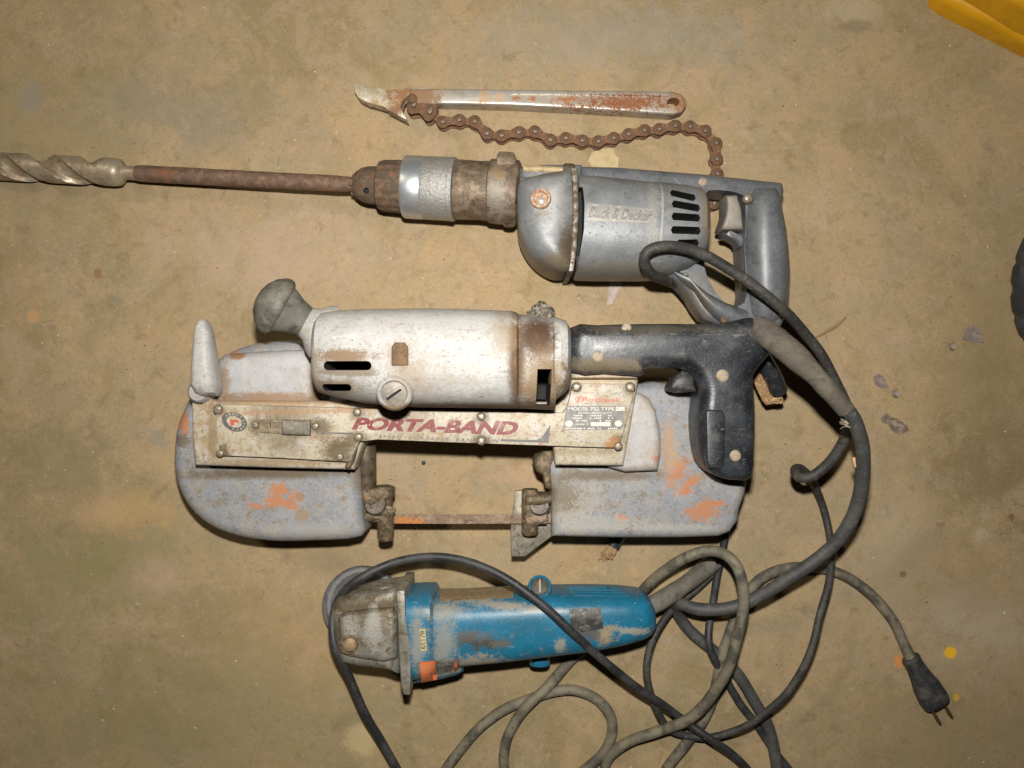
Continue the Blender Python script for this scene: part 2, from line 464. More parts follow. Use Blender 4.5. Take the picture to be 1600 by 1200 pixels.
# ------------------------------------------------------------------ chain wrench
W = Root('chain_wrench', 'rusty chrome chain wrench with its drive chain trailing towards the grey drill', 'wrench', 800, 165)
chrome = material('rusted_chrome', (.50, .47, .42), .34, .45, [
    ('n', (.40, .32, .22), .05, .45, .75, {'rough': .4, 'metal': .6, 'k': .7}),
    ('s', (.25, .095, .035), 975, 160, 16, 90, 11, {'rough': .8, 'metal': .05, 'amp': 2.0, 'soft': .4}),
    ('s', (.30, .13, .045), 1060, 158, 16, 16, 22, {'rough': .7, 'metal': .2, 'amp': 1.4, 'soft': .5, 'k': .8}),
    ('s', (.42, .22, .06), 757, 152, 16, 8, 14, {'rough': .7, 'metal': .2, 'amp': 1.6, 'k': .55}), ('s', (.42, .22, .06), 780, 154, 16, 9, 9, {'rough': .7, 'metal': .2, 'amp': 1.8, 'k': .55}),
    ('s', (.34, .15, .06), 806, 153, 16, 6, 4, {'rough': .7, 'metal': .2, 'amp': 1.8}), ('s', (.34, .15, .06), 832, 153, 16, 7, 4, {'rough': .7, 'metal': .2, 'amp': 1.8}), ('s', (.34, .15, .06), 884, 155, 16, 20, 4, {'rough': .7, 'metal': .2, 'amp': 2.2}),
    ('s', (.28, .17, .09), 655, 150, 16, 36, 20, {'rough': .75, 'metal': .15, 'amp': 1.2, 'soft': .4}),
    ('n', (.26, .13, .05), .5, .66, .74, {'rough': .75, 'metal': .2, 'k': .8})], bump=.12, bscale=.9, origin=W.loc, warp=.2)
hb = [(640, 139), (700, 138.5), (800, 140), (900, 141), (1000, 142), (1050, 143), (1064, 147), (1071, 155), (1072, 166), (1066, 175), (1052, 179.5), (1000, 176), (900, 170), (800, 165), (700, 162.5), (640, 162)]
hole = circ(1052, 160, 10, 7, 12)
wh = slab('handle', chrome, W, hb, 0, 17, zref=16, rt=2.2, rb=3, seg=4, smooth=0, holes=[(hole, 0)])
rim = [(796, 147), (850, 147), (930, 148), (1010, 149.5), (1046, 150.5), (1046, 171), (1010, 168.5), (930, 164), (850, 160.5), (796, 158.5)]
cut(wh, [slab_bm([(797, 149), (802, 147), (850, 147), (930, 148), (1010, 150), (1044, 151), (1046, 160), (1044, 169), (1010, 168), (930, 164), (850, 161), (802, 159), (797, 156)], 15.2, 20, rt=0, zref=16)], chrome)
jb = [(553, 132), (558, 129), (566, 133), (580, 136), (610, 141), (640, 137), (668, 137), (672, 150), (662, 152), (650, 148), (636, 150), (628, 160), (626, 168), (630, 176), (635, 186)]
teeth = []
for i in range(10):
    t = i/9; x, y = 633-27*t, 187-14*t
    teeth += [(x, y), (x-1.2, y-2.6)]
jb = jb+teeth+[(602, 168), (590, 164), (574, 160), (560, 153), (555, 145)]
jm = material('worn_jaw_steel', (.52, .47, .37), .42, .55, [('n', (.38, .27, .13), .12, .45, .7, {'rough': .6, 'metal': .2}),
    ('s', (.28, .14, .06), 632, 152, 15, 26, 14, {'amp': 1.6, 'soft': .5, 'rough': .8, 'metal': .1}), ('s', (.26, .14, .07), 618, 172, 15, 20, 8, {'amp': 1.6, 'soft': .5, 'rough': .8, 'metal': .1, 'rot': -28}), ('n', (.62, .57, .46), .08, .55, .7, {'k': .6})], bump=.35, bscale=.8, origin=W.loc, warp=.2)
jaw = slab('jaw', jm, W, jb, 8.5, 16, zref=15, rt=.5, seg=2)
jb2 = [(x+3, y+6) for x, y in jb]
slab('jaw', M_grime, W, jb2, 0, 7.6, zref=8, rt=.3, seg=2)
pins = [(648, 165), (673, 176), (692, 191), (718, 188), (742, 190), (761, 209), (784, 212), (811, 207), (836, 206), (860, 219), (884, 216), (910, 220), (935, 221), (959, 216), (982, 210), (1007, 204), (1030, 202), (1055, 197), (1078, 198), (1102, 205), (1119, 224), (1120, 249), (1121, 272), (1122, 296), (1116, 318), (1093, 320)]
M_pin = material('worn_pin_steel', (.20, .15, .11), .5, .4, [('n', (.11, .07, .045), .4, .5, .66, {})], bump=.2)
def link_mesh(outer, p=15.0):
    bm = bmesh.new()
    def plate(z0, z1, r, wst):
        rg = []
        for z, d in ((z0, 0), (z1-.4, 0), (z1, .5)):
            loop = []
            for i in range(17):
                a = math.pi*.28+i*(2*math.pi-2*math.pi*.28)/16
                loop.append((-p/2+(r-d)*math.cos(a), (r-d)*math.sin(a)))
            loop2 = [(-x, -y) for x, y in loop]
            full = loop+[(0, -wst+d)]+loop2+[(0, wst-d)]
            rg.append([Vector((x, y, z))*.001 for x, y in full])
        rings_bm(rg, bm)
    Z = Vector((0, 0, 1))
    if outer:
        plate(.2, 2.0, 5.7, 3.3); plate(10.6, 12.2, 5.7, 3.3)
        nf = len(bm.faces)
        for s in (-1, 1): lathe_bm(Vector((s*p/2000, 0, 0)), Z, [(0, 2.4), (13.6, 2.4), (14.2, 1.9), (14.4, .8)], 12, bm)
        bm.faces.ensure_lookup_table()
        for f in bm.faces[nf:]: f.material_index = 1
    else:
        plate(2.3, 4.1, 5.4, 3.0); plate(8.7, 10.0, 5.4, 3.0)
        for s in (-1, 1): lathe_bm(Vector((s*p/2000, 0, 0)), Z, [(4.1, 4.6), (8.7, 4.6)], 12, bm)
    bmesh.ops.recalc_face_normals(bm, faces=bm.faces)
    me = bpy.data.meshes.new('chain_link'); bm.to_mesh(me); bm.free(); me.shade_smooth(); me.set_sharp_from_angle(angle=R(40)); me.materials.append(M_chain); me.materials.append(M_pin)
    return me
LM = (link_mesh(True), link_mesh(False))
chain = finish(lathe_bm(P(648, 165, 0), Vector((0, 0, 1)), [(0, 4.6), (18.6, 4.6), (19.4, 3.8), (19.7, 1.5)], 16), 'chain', M_chain, W)   # the pivot pin carries the links
for i in range(len(pins)-1):
    a, b = P(*pins[i], 11), P(*pins[i+1], 11); d = b-a
    o = bpy.data.objects.new('chain_link', LM[i % 2]); COL.objects.link(o); o.parent = chain
    m = (a+b)/2-W.loc; o.location = (m.x, m.y, random.uniform(0, .0004)); o.rotation_euler = (0, 0, math.atan2(d.y, d.x))
    o.scale = (d.length/.015, 1, 1)
    if i == 0: o.scale = (d.length/.015, 1.7, 1.25)
# ------------------------------------------------------------------ power drill
D = Root('power_drill', 'grey cast metal power drill with D handle, silver chuck ring and long rusty bit', 'drill', 900, 350)
def DX(x): return P(x, 261+(x-20)*.051, 13.4+(x-20)*31/780)
DA = (DX(800)-DX(20)).normalized()
def dl(name, mat, pts, N=32, parent=None, mod=None, label=None):
    p0 = DX(pts[0][0]); prof = []
    for x, r in pts:
        q = DX(x); prof.append(((q-p0).dot(DA)*1000, r*K(q.z*1000)*1000))
    return finish(lathe_bm(p0, DA, prof, N, mod=mod), name, mat, D, parent, label=label)
grey = material('worn_grey_alloy', (.178, .186, .194), .46, .15, [
    ('n', (.25, .255, .256), .05, .48, .72, {'k': .7}), ('n', (.12, .125, .13), .07, .52, .74, {'k': .7}),
    ('n', (.28, .275, .255), .6, .61, .74, {'k': .55, 'rough': .6}), ('n', (.08, .068, .05), .30, .62, .76, {'k': .7, 'rough': .7}),
    ('n', (.32, .31, .29), .25, .66, .72, {'k': .5, 'stretch': (.3, 1.6, 1)}),
    ('s', (.085, .058, .030), 884, 395, 80, 13, 44, {'amp': .9, 'soft': .5, 'k': .9, 'rough': .7}),
    ('s', (.17, .125, .07), 862, 415, 70, 26, 14, {'amp': 1.6, 'soft': .5, 'k': .7}),
    ('s', (.33, .325, .305), 868, 310, 90, 26, 34, {'amp': 2.0, 'soft': .5, 'k': .7}),
    ('s', (.15, .11, .07), 850, 335, 90, 10, 6, {'amp': 2.0, 'k': .7}),
    ('s', (.20, .17, .12), 960, 428, 50, 80, 10, {'amp': 1.2, 'soft': .5, 'k': .7}),
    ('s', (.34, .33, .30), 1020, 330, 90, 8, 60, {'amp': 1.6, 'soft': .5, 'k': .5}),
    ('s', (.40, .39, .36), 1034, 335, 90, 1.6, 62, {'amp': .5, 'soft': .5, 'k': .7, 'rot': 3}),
    ('s', (.22, .17, .11), 1092, 345, 60, 8, 45, {'amp': 1.4, 'soft': .4, 'k': .8}),
    ('s', (.12, .10, .07), 840, 283, 60, 40, 6, {'amp': 1.4, 'soft': .4, 'k': .6})], bump=.16, bscale=.55, origin=D.loc)
handle_m = material('grey_handle_plastic', (.110, .116, .126), .42, .1, [('n', (.165, .172, .18), .04, .48, .7, {'k': .6}), ('n', (.065, .068, .07), .1, .54, .72, {'k': .7}), ('n', (.24, .235, .22), .3, .66, .71, {'k': .5, 'stretch': (.3, 1.6, 1), 'rot': 50}), ('n', (.26, .25, .235), .5, .61, .73, {'k': .5, 'rough': .65}),
    ('s', (.16, .13, .09), 1085, 480, 50, 20, 40, {'amp': 1.5, 'soft': .5, 'k': .5})], bump=.10, bscale=.6, origin=D.loc)
# twist bit
R0 = 12.7; rings = []
NB = 96; nseg = 150
for j in range(nseg+1):
    x = -60+j*(172+60)/nseg
    c = DX(x); u, v = frame(DA); ring = []
    fade = min(1, max(0, (163-x)/20)); ph = 2*math.pi*(x/164.0)+.9
    for i in range(NB):
        a = 2*math.pi*i/NB; q = math.cos(2*(a-ph)); f = min(1, max(0, (q+.10)/.22)); f = f*f*(3-2*f)*(.62+.38*max(0, q))
        rr = R0*(1-.50*fade*f); land = 1 if q > -.80 else 1
        ring.append(c+(u*math.cos(a)+v*math.sin(a))*rr*land*.001)
    rings.append(ring)
for x, r in ((180, 12.6), (188, 11.8), (191.5, 9.5), (194, 7.0), (198, 6.4), (210, 6.3), (216, 6.9)):
    c = DX(x); u, v = frame(DA); rings.append([c+(u*math.cos(2*math.pi*i/NB)+v*math.sin(2*math.pi*i/NB))*r*.001 for i in range(NB)])
bitm = material('tarnished_bit_steel', (.40, .33, .235), .42, .45, [('n', (.22, .125, .065), .06, .48, .68, {'rough': .62, 'metal': .3, 'k': .6}), ('n', (.11, .07, .04), .2, .58, .75, {'rough': .7, 'k': .7}), ('n', (.45, .40, .30), .09, .58, .72, {'k': .5})], bump=.15, bscale=.8, origin=D.loc)
bit = finish(rings_bm(rings), 'drill_bit', bitm, D)
shank_m = material('rusty_shank', (.155, .095, .062), .66, .3, [('n', (.24, .15, .10), .15, .48, .68, {}), ('n', (.12, .075, .05), .1, .55, .72, {}), ('n', (.36, .28, .22), .7, .6, .75, {'k': .6}), ('n', (.27, .10, .04), .06, .6, .74, {'k': .7})], bump=.5, bscale=.8, origin=D.loc)
sh = [(214, 12)]+[(222+i*14, 12.9+.6*mnoise.noise(Vector((i*.7, 3, 0)))-.15*i*.12) for i in range(23)]+[(545, 11.6), (560, 11)]
dl('shank', shank_m, sh, 28, parent=bit, mod=lambda a, t, j: 1+.035*mnoise.noise(Vector((math.cos(a)*1.3, math.sin(a)*1.3, t*.06))))
chuck = dl('chuck', rusty('chuck_rust', D.loc, base=(.10, .072, .050)), [(553, 15), (557, 20), (566, 26), (575, 28.5), (591, 29.5), (591.5, 33), (594, 37.5), (599, 39.5), (632, 41), (634, 38)], 72,
           mod=lambda a, t, j: (1-.045*(.5+.5*math.cos(a*18))) if j >= 5 and j <= 8 else 1)
cut(chuck, [lathe_bm(DX(577)+Vector((0, -.006, .008)), Vector((0, -.35, 1)), [(0, 2.6), (30, 2.6)], 14)], M_dark)
for k in range(3):                      # the jaws in the nose
    a = k*2.1+.6; u, v = frame(DA); c = DX(556)+(u*math.cos(a)+v*math.sin(a))*.0078
    finish(box_bm(c, 9, 4.5, 4.5, rot=-3), 'chuck_jaw', M_rust, D, parent=chuck)
alu = material('brushed_silver_ring', (.50, .53, .56), .36, .75, [('n', (.40, .38, .33), .3, .55, .75, {'rough': .5, 'k': .6}), ('n', (.26, .20, .13), .08, .66, .76, {'rough': .6, 'metal': .3, 'k': .5})], bump=.08, bscale=1.2, origin=D.loc)
knurl = material('knurled_silver', (.40, .40, .39), .45, .55, [('n', (.30, .26, .20), .25, .5, .7, {'k': .6, 'rough': .55}), ('n', (.55, .54, .51), 1.6, .5, .64, {'k': .7, 'detail': 1}), ('n', (.2, .18, .15), 1.5, .54, .66, {'k': .6, 'detail': 1})], bump=.5, bscale=2.2, origin=D.loc)
ringp = dl('chuck_ring', alu, [(632, 42), (633, 47), (636, 48.3), (662, 48.3), (663.5, 47.4)], 64)
dl('knurled_band', knurl, [(663.5, 47.4), (665, 48.3), (703, 48.6), (703.6, 47.9), (704.4, 47.9), (705, 49.2), (711, 49.2), (712, 47)], 120, parent=ringp)
collar_m = material('greasy_collar', (.150, .105, .068), .58, .35, [('n', (.27, .205, .14), .1, .5, .7, {}), ('n', (.08, .055, .035), .15, .55, .72, {}), ('s', (.30, .27, .23), 775, 300, 60, 14, 34, {'amp': 1.8, 'soft': .6, 'k': .7}),
    ('s', (.34, .22, .10), 778, 275, 60, 10, 12, {'amp': 1.6, 'k': .6}), ('n', (.33, .27, .2), .6, .6, .75, {'k': .6})], bump=.35, bscale=.9, origin=D.loc)
col_ = dl('collar', collar_m, [(712, 44), (713, 46), (730, 45.6), (750, 45), (764, 46), (766, 49), (780, 50), (803, 50), (809, 49), (812, 44)], 48)
cl = finish(box_bm(P(791, 262, 50), 17, 15, 30, rot=-3, bev=2.0), 'clamp_lug', collar_m, D, parent=col_)
finish(box_bm(P(791, 250, 50), 15, 9, 24, rot=-3, bev=2.5), 'clamp_lug', collar_m, D, parent=col_)
finish(lathe_bm(P(793, 264, 63), Vector((0, -.1, 1)), [(0, 4), (2.5, 4), (3, 3.2), (3, 1.6), (1, 1.6)], 16), 'clamp_bolt', M_rust, D, parent=col_)
finish(lathe_bm(P(796, 336, 40), Vector((0, -1, -.05)), [(-6, 8), (4, 7.6), (8, 6.6), (10.5, 4), (11, 1)], 20), 'boss', collar_m, D, parent=col_)
# gear case
ledge = slab('gear_case_ledge', grey, D, [(810, 266), (850, 262), (908, 262), (908, 320), (809, 320)], 12, 62, zref=45, rt=9, rb=8, seg=4)
gc = slab('gear_case', grey, D, [(809, 300), (822, 291), (848, 284), (872, 280), (893, 278), (897, 300), (898, 350), (896, 395), (890, 426), (876, 432), (862, 430), (845, 421), (828, 405), (816, 385), (810, 365), (808, 335)], 3, 93, zref=48, rt=21, rb=18, seg=8, smooth=3, scale=True)
#cut(gc, [slab_bm([(790, 255), (845, 255), (856, 279), (847, 293), (790, 296)], 66, 120, rt=0, zref=72)], grey)
fr = slab('flange', material('flange_alloy', (.24, .215, .18), .5, .4, [('n', (.11, .075, .04), .2, .46, .62, {'rough': .7})], bump=.3, origin=D.loc), D, [(887, 277), (898, 277), (899, 300), (900, 350), (897, 400), (892, 432), (884, 433), (888, 400), (891, 350), (890, 300)], 6, 90, zref=58, rt=2, rb=2, seg=2)
finish(lathe_bm(P(846, 314, 88.5), Vector((-.16, .14, 1)), [(0, 8.6), (6.0, 8.6), (7.2, 8.0), (7.4, 6.2), (6.6, 5.4), (5.5, 5.2)], 28), 'rivet_boss', material('rust_ring', (.40, .22, .12), .7, .2, [('n', (.46, .38, .30), .3, .45, .65, {}), ('n', (.30, .12, .05), .25, .55, .7, {})], bump=.3, origin=D.loc), D, parent=gc)
finish(lathe_bm(P(846, 315, 93), Vector((-.16, .14, 1)), [(0, 3.3), (1.8, 3.2), (3.0, 2.0), (3.2, .5)], 18), 'rivet', material('bright_rivet', (.72, .70, .66), .35, .6, bump=.05), D, parent=gc)
finish(lathe_bm(P(852, 287, 66), Vector((0, 0, 1)), [(0, 4.5), (10, 4.5), (11.5, 3.5), (12, 1)], 18), 'bolt', M_screw, D, parent=gc)
slab('casting_pad', grey, D, [(811, 280), (844, 279), (845, 296), (811, 297)], 40, 70, zref=60, rt=4, parent=ledge)
finish(tube_bm([(818, 264, 60), (850, 264.5, 61), (882, 266.5, 62)], 2.9, 10), 'side_rod', material('tan_rod', (.45, .34, .18), .6, 0, [('n', (.3, .2, .1), .2, .5, .7, {})]), D)
finish(lathe_bm(P(879, 267, 61), Vector((1, -.06, 0)), [(0, 5), (2, 6.3), (9, 6.3), (10.5, 5)], 20, mod=lambda a, t, j: 1+.07*math.cos(14*a)), 'rod_knob', material('dark_knob', (.055, .04, .025), .7, 0, [('n', (.13, .09, .05), .4, .5, .7, {})], bump=.3), D)
# handle frame: the spine along the top, the pistol grip and the lower arm, one casting with a finger opening
hout = [(905, 265), (960, 266), (1010, 270), (1097, 277), (1160, 284), (1216, 290), (1219, 303), (1215, 320), (1218, 335), (1223, 360), (1227, 395), (1229, 430), (1227, 465), (1222, 492), (1214, 512), (1196, 524), (1165, 526), (1130, 514), (1094, 500), (1082, 484), (1072, 466), (1060, 448), (1046, 438), (1030, 436), (1000, 437), (950, 436), (906, 434), (905, 350)]
hin = [(1094, 310), (1101, 304), (1115, 303), (1140, 306), (1156, 312), (1158, 350), (1155, 388), (1157, 420), (1159, 462), (1156, 475), (1144, 483), (1130, 481), (1112, 460), (1099, 438), (1094, 420), (1092, 395), (1092, 340)]
def hz(x, y): return 0.0
hd = slab('handle', handle_m, D, hout, 24, 59, zref=44, rt=7, rb=7, seg=5, holes=[(hin, 0)])
# rounded grip over the rear of the frame
gs = []
for (x0, x1, y, b) in ((1165, 1213, 300, 16), (1163, 1213, 312, 24), (1160, 1214, 325, 27), (1157, 1220, 350, 28), (1154, 1226, 390, 28), (1157, 1228, 430, 27), (1160, 1226, 465, 25), (1164, 1220, 492, 22), (1172, 1212, 506, 14)):
    p, q = P(x0, y, 46), P(x1, y, 46); c = (p+q)/2; a = (q-p).length/2
    gs.append([c+Vector((s, 0, t*.001)) for s, t in sup(a, b, 2.3, 32)])
grip = finish(rings_bm(gs), 'grip', handle_m, D)
ars = [(1036, 420, 1062, 446, 15), (1060, 428, 1080, 462, 19), (1078, 443, 1094, 485, 20), (1098, 458, 1108, 500, 20), (1128, 474, 1126, 512, 19), (1160, 484, 1156, 524, 16)]
rg = []
for (x0, y0, x1, y1, b) in ars:
    p, q = P(x0, y0, 44), P(x1, y1, 44); c = (p+q)/2; d = (p-q); a = d.length/2; u = d.normalized()
    rg.append([c+u*s+Vector((0, 0, t*.001)) for s, t in sup(a*1.02, b+6, 2.3, 28)])
finish(rings_bm(rg), 'handle_arm', handle_m, D)
body = finish(loft_bm([(897, 284, 434, 48, 42, 2.5), (900, 279, 437, 48, 45, 2.5), (930, 280, 438, 48, 46, 2.5), (1000, 288, 438, 48, 46, 2.5), (1040, 291, 434, 48, 45, 2.5), (1070, 295, 424, 48, 43, 2.6), (1088, 299, 413, 48, 40, 2.6), (1095, 306, 404, 48, 34, 2.6), (1098, 320, 390, 48, 24, 2.4)], 64), 'motor_housing', grey, D)
vents = []
for (x0, y0, x1, y1) in ((1051, 301, 1081, 311.5), (1052, 320, 1087, 328.5), (1051, 340, 1087, 344), (1050, 361, 1088, 363.5), (1060, 381.5, 1086, 382)):
    p, q = P(x0, y0, 88), P(x1, y1, 82); a = (q-p); L_ = a.length; ang = math.atan2(a.y, a.x)
    ring = [(-L_/2, -.0031), (L_/2, -.0031), (L_/2+.0016, 0), (L_/2, .0031), (-L_/2, .0031), (-L_/2-.0016, 0)]
    c = (p+q)/2; M = Matrix.Rotation(ang, 3, 'Z')
    vents.append(rings_bm([[c+M @ Vector((x, y, 0))+Vector((0, 0, z)) for x, y in ring] for z in (-.05, .06)]))
gap = slab_bm([(899, 291), (911, 291), (913, 320), (912, 360), (906, 398), (898, 402), (900, 360), (901, 320)], 70, 110, rt=0, zref=90)
cut(body, vents+[gap], M_dark)
cast = caster(body)
plate_m = material('dull_name_plate', (.25, .245, .225), .5, .35, [('n', (.24, .22, .19), .3, .5, .7, {}), ('n', (.40, .38, .34), .2, .56, .7, {'k': .7})], bump=.12, origin=D.loc)
npl = patch('name_plate', plate_m, D, [(917, 318), (1021, 326), (1019, 349), (917, 345)], cast, 12, 6)
ltm = material('embossed_grey_letters', (.145, .14, .13), .45, .4, [('n', (.22, .21, .19), .5, .56, .70, {})], bump=.1)
text('lettering', 'Black & Decker', ltm, D, [(921, 322.5), (1019, 330), (1017, 346), (919, 340)], cast=cast, parent=npl, shear=.35, bold=.022, lift=1.0)
trig = slab('trigger', material('grey_trigger', (.22, .205, .18), .5, 0, [('n', (.30, .24, .18), .2, .5, .7, {})], bump=.15, origin=D.loc), D, [(1131, 308), (1148, 308), (1155, 330), (1158, 361), (1127, 361), (1124, 358), (1131, 338), (1132, 325)], 30, 60, zref=50, rt=4, rb=3, scale=True)
slab('trigger_guard', handle_m, D, [(1127, 364), (1140, 365), (1160, 366), (1162, 385), (1153, 388), (1148, 379), (1138, 373), (1129, 371)], 34, 58, zref=50, rt=5, rb=4)
for (x, y, z, r, m_) in ((1098, 284.5, 58.7, 7, M_screw2), (1203, 297, 60, 5, M_screw), (1169, 310, 66, 8, M_screw), (1071, 430.5, 64, 5, M_screw), (1131, 500, 64.5, 5, rusty('screw_rust'))):
    screw(D, x, y, z, r, m_)
# drill's own cord
rub = material('black_rubber_cord', (.032, .030, .028), .6, 0, [('n', (.075, .068, .056), .05, .45, .7, {'k': .8, 'rough': .7}), ('n', (.16, .14, .11), .3, .60, .75, {'k': .6, 'rough': .8}), ('n', (.02, .02, .02), .09, .6, .75, {})], bump=.25, bscale=.9)
finish(tube_bm([(1075, 470, 32), (1056, 446, 36), (1036, 436, 58), (1016, 424, 88), (1005, 405, 103), (1012, 390, 107), (1038, 383, 106), (1075, 390, 100), (1120, 410, 94), (1165, 437, 91), (1205, 467, 88), (1235, 493, 78), (1264, 528, 62), (1290, 565, 50), (1309, 600, 44), (1321, 630, 42), (1326, 655, 46), (1323, 676, 58), (1312, 699, 72), (1292, 724, 80), (1266, 743, 80), (1248, 744, 74), (1243, 734, 62), (1253, 735, 48), (1268, 750, 30), (1280, 775, 10), (1289, 800, 5), (1296, 830, 8), (1298, 870, 24), (1293, 917, 38), (1285, 955, 46), (1270, 1005, 50), (1250, 1050, 48), (1222, 1092, 42), (1185, 1124, 32), (1145, 1142, 22), (1105, 1152, 14), (1070, 1150, 12), (1043, 1138, 16), (1025, 1108, 24), (1014, 1070, 30), (1013, 1035, 32), (1021, 1000, 28), (1038, 970, 20), (1060, 945, 12), (1084, 924, 6), (1106, 904, 6), (1124, 884, 6), (1136, 866, 5)], lambda t: 4.6 if t < .38 else 4.6-1.2*min(1, (t-.38)*6), 12, wob=.03, jit=2.2), 'power_cord', rub, D)
# ------------------------------------------------------------------ band saw
B = Root('portable_band_saw', 'white and grey portable band saw with black pistol handle lying on its side', 'saw', 700, 680)
OR = (.42, .175, .078)
guard_m = material('chipped_grey_paint', (.225, .236, .258), .58, 0, [
    ('n', (.29, .292, .298), .05, .48, .70, {'k': .7}), ('n', (.30, .265, .215), .07, .52, .70, {'k': .75}), ('n', (.20, .15, .095), .13, .57, .72, {'k': .8, 'rough': .75}),
    ('n', (.36, .35, .33), .40, .58, .72, {'k': .6}), ('n', (.15, .115, .075), .35, .60, .70, {'k': .6}), ('n', (.12, .09, .06), .9, .65, .72, {'k': .8}), ('n', (.38, .37, .35), .12, .70, .74, {'k': .5, 'stretch': (.2, 1.6, 1), 'rot': 20}), ('n', (.33, .15, .07), .22, .68, .72, {'k': .6}),
    ('s', OR, 437, 764, 64, 13, 9, {'amp': 2.2, 'soft': .12}), ('s', OR, 428, 782, 64, 17, 8, {'amp': 2.2, 'soft': .12}), ('s', OR, 452, 789, 64, 20, 6, {'amp': 2.2, 'soft': .12, 'rot': 18}),
    ('s', OR, 400, 791, 64, 12, 5, {'amp': 2.4, 'soft': .12}), ('s', OR, 462, 776, 64, 9, 8, {'amp': 1.8, 'soft': .12, 'k': .8}),
    ('s', OR, 290, 662, 60, 9, 20, {'amp': 1.2, 'soft': .1, 'rot': -12}), ('s', OR, 365, 553, 64, 10, 5, {'amp': 1.6, 'soft': .15, 'k': .8}),
    ('s', (.15, .115, .075), 288, 688, 60, 12, 10, {'amp': 1.2, 'soft': .2, 'k': .9}),
    ('s', (.28, .18, .11), 469, 775, 64, 7, 7, {'amp': .6, 'soft': .2}), ('s', (.27, .20, .13), 474, 806, 64, 12, 10, {'amp': .8, 'soft': .25, 'k': .85}),
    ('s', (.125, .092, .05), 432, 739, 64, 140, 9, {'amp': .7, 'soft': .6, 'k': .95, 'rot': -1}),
    ('s', (.16, .13, .09), 565, 745, 64, 22, 20, {'amp': 1.4, 'soft': .5, 'k': .8}),
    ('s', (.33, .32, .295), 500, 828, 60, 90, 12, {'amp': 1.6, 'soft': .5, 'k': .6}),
    ('s', OR, 1055, 738, 64, 22, 13, {'amp': 2.2, 'soft': .2, 'rot': -50, 'k': .9}), ('s', OR, 1075, 758, 64, 20, 8, {'amp': 2.2, 'soft': .2, 'rot': -40}), ('s', OR, 1098, 800, 64, 24, 12, {'amp': 2.2, 'soft': .2, 'k': .9}),
    ('s', OR, 1112, 786, 64, 18, 6, {'amp': 2.2, 'soft': .2}), ('s', OR, 972, 809, 64, 12, 5, {'amp': 2.0, 'soft': .2}), ('s', (.40, .24, .12), 1045, 705, 64, 12, 40, {'amp': 1.6, 'soft': .5, 'k': .7}),
    ('s', (.36, .32, .26), 890, 785, 64, 34, 40, {'amp': 2.4, 'soft': .4, 'k': .85}), ('s', (.15, .115, .07), 880, 770, 64, 26, 26, {'amp': 2.6, 'soft': .3, 'k': .8}),
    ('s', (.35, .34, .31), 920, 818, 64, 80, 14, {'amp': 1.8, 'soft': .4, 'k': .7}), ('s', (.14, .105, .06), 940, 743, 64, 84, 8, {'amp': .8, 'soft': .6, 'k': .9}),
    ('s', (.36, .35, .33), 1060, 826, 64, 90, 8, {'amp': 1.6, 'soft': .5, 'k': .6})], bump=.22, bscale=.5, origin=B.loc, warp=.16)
white_m = material('dirty_white_paint', (.415, .412, .400), .56, 0, [
    ('n', (.37, .355, .325), .04, .46, .70, {'k': .8}), ('n', (.36, .29, .21), .10, .58, .76, {'k': .6}), ('n', (.50, .495, .485), .07, .55, .7, {'k': .6}), ('n', (.33, .29, .23), .35, .55, .68, {'k': .6}), ('n', (.17, .13, .085), .5, .64, .71, {'k': .8, 'rough': .7}), ('n', (.14, .11, .08), 1.2, .66, .71, {'k': .7}), ('n', (.21, .20, .195), .2, .66, .72, {'k': .6, 'stretch': (.25, 1.3, 1)}),
    ('s', (.095, .052, .024), 807, 560, 140, 12, 90, {'amp': .4, 'soft': .5, 'rough': .7}),
    ('s', (.075, .038, .020), 838, 526, 140, 29, 32, {'amp': .55, 'soft': .4, 'rough': .75}), ('s', (.20, .125, .055), 846, 600, 125, 32, 50, {'amp': .9, 'soft': .5, 'k': .9}), ('s', (.11, .065, .03), 852, 636, 110, 40, 12, {'amp': .6, 'soft': .5, 'k': .9}),
    ('s', (.20, .125, .06), 545, 558, 140, 44, 11, {'amp': .9, 'soft': .35, 'k': .9, 'rough': .8}), ('s', (.16, .105, .055), 548, 580, 138, 48, 8, {'amp': .7, 'soft': .4, 'k': .7}), ('s', (.20, .14, .075), 537, 605, 125, 36, 13, {'amp': .9, 'soft': .5, 'k': .8}), ('s', (.28, .20, .12), 500, 590, 120, 12, 40, {'amp': 1.2, 'soft': .5, 'k': .6}),
    ('s', (.17, .105, .05), 700, 636, 105, 220, 8, {'amp': .6, 'soft': .5, 'k': .95, 'rough': .7}), ('s', (.28, .20, .13), 650, 590, 130, 34, 30, {'amp': 1.3, 'soft': .6, 'k': .5}), ('s', (.22, .14, .07), 625, 556, 150, 17, 20, {'amp': .8, 'soft': .5, 'k': .7}),
    ('s', (.26, .18, .1), 790, 520, 140, 20, 40, {'amp': 1.2, 'soft': .6, 'k': .6}), ('s', (.15, .09, .045), 884, 605, 110, 8, 36, {'amp': .8, 'soft': .5, 'k': .85}),
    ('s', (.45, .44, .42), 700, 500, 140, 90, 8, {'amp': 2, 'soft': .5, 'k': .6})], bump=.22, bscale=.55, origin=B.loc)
cream = [('n', (.40, .355, .275), .04, .46, .7, {'k': .8}), ('n', (.31, .225, .12), .10, .53, .70, {'k': .8}), ('n', (.50, .475, .43), .06, .54, .70, {'k': .7}), ('n', (.27, .20, .12), .3, .57, .68, {'k': .6}), ('n', (.16, .11, .06), .45, .64, .70, {'k': .85, 'rough': .7}), ('n', (.36, .20, .12), .15, .64, .69, {'k': .6, 'stretch': (.3, 1.4, 1)})]
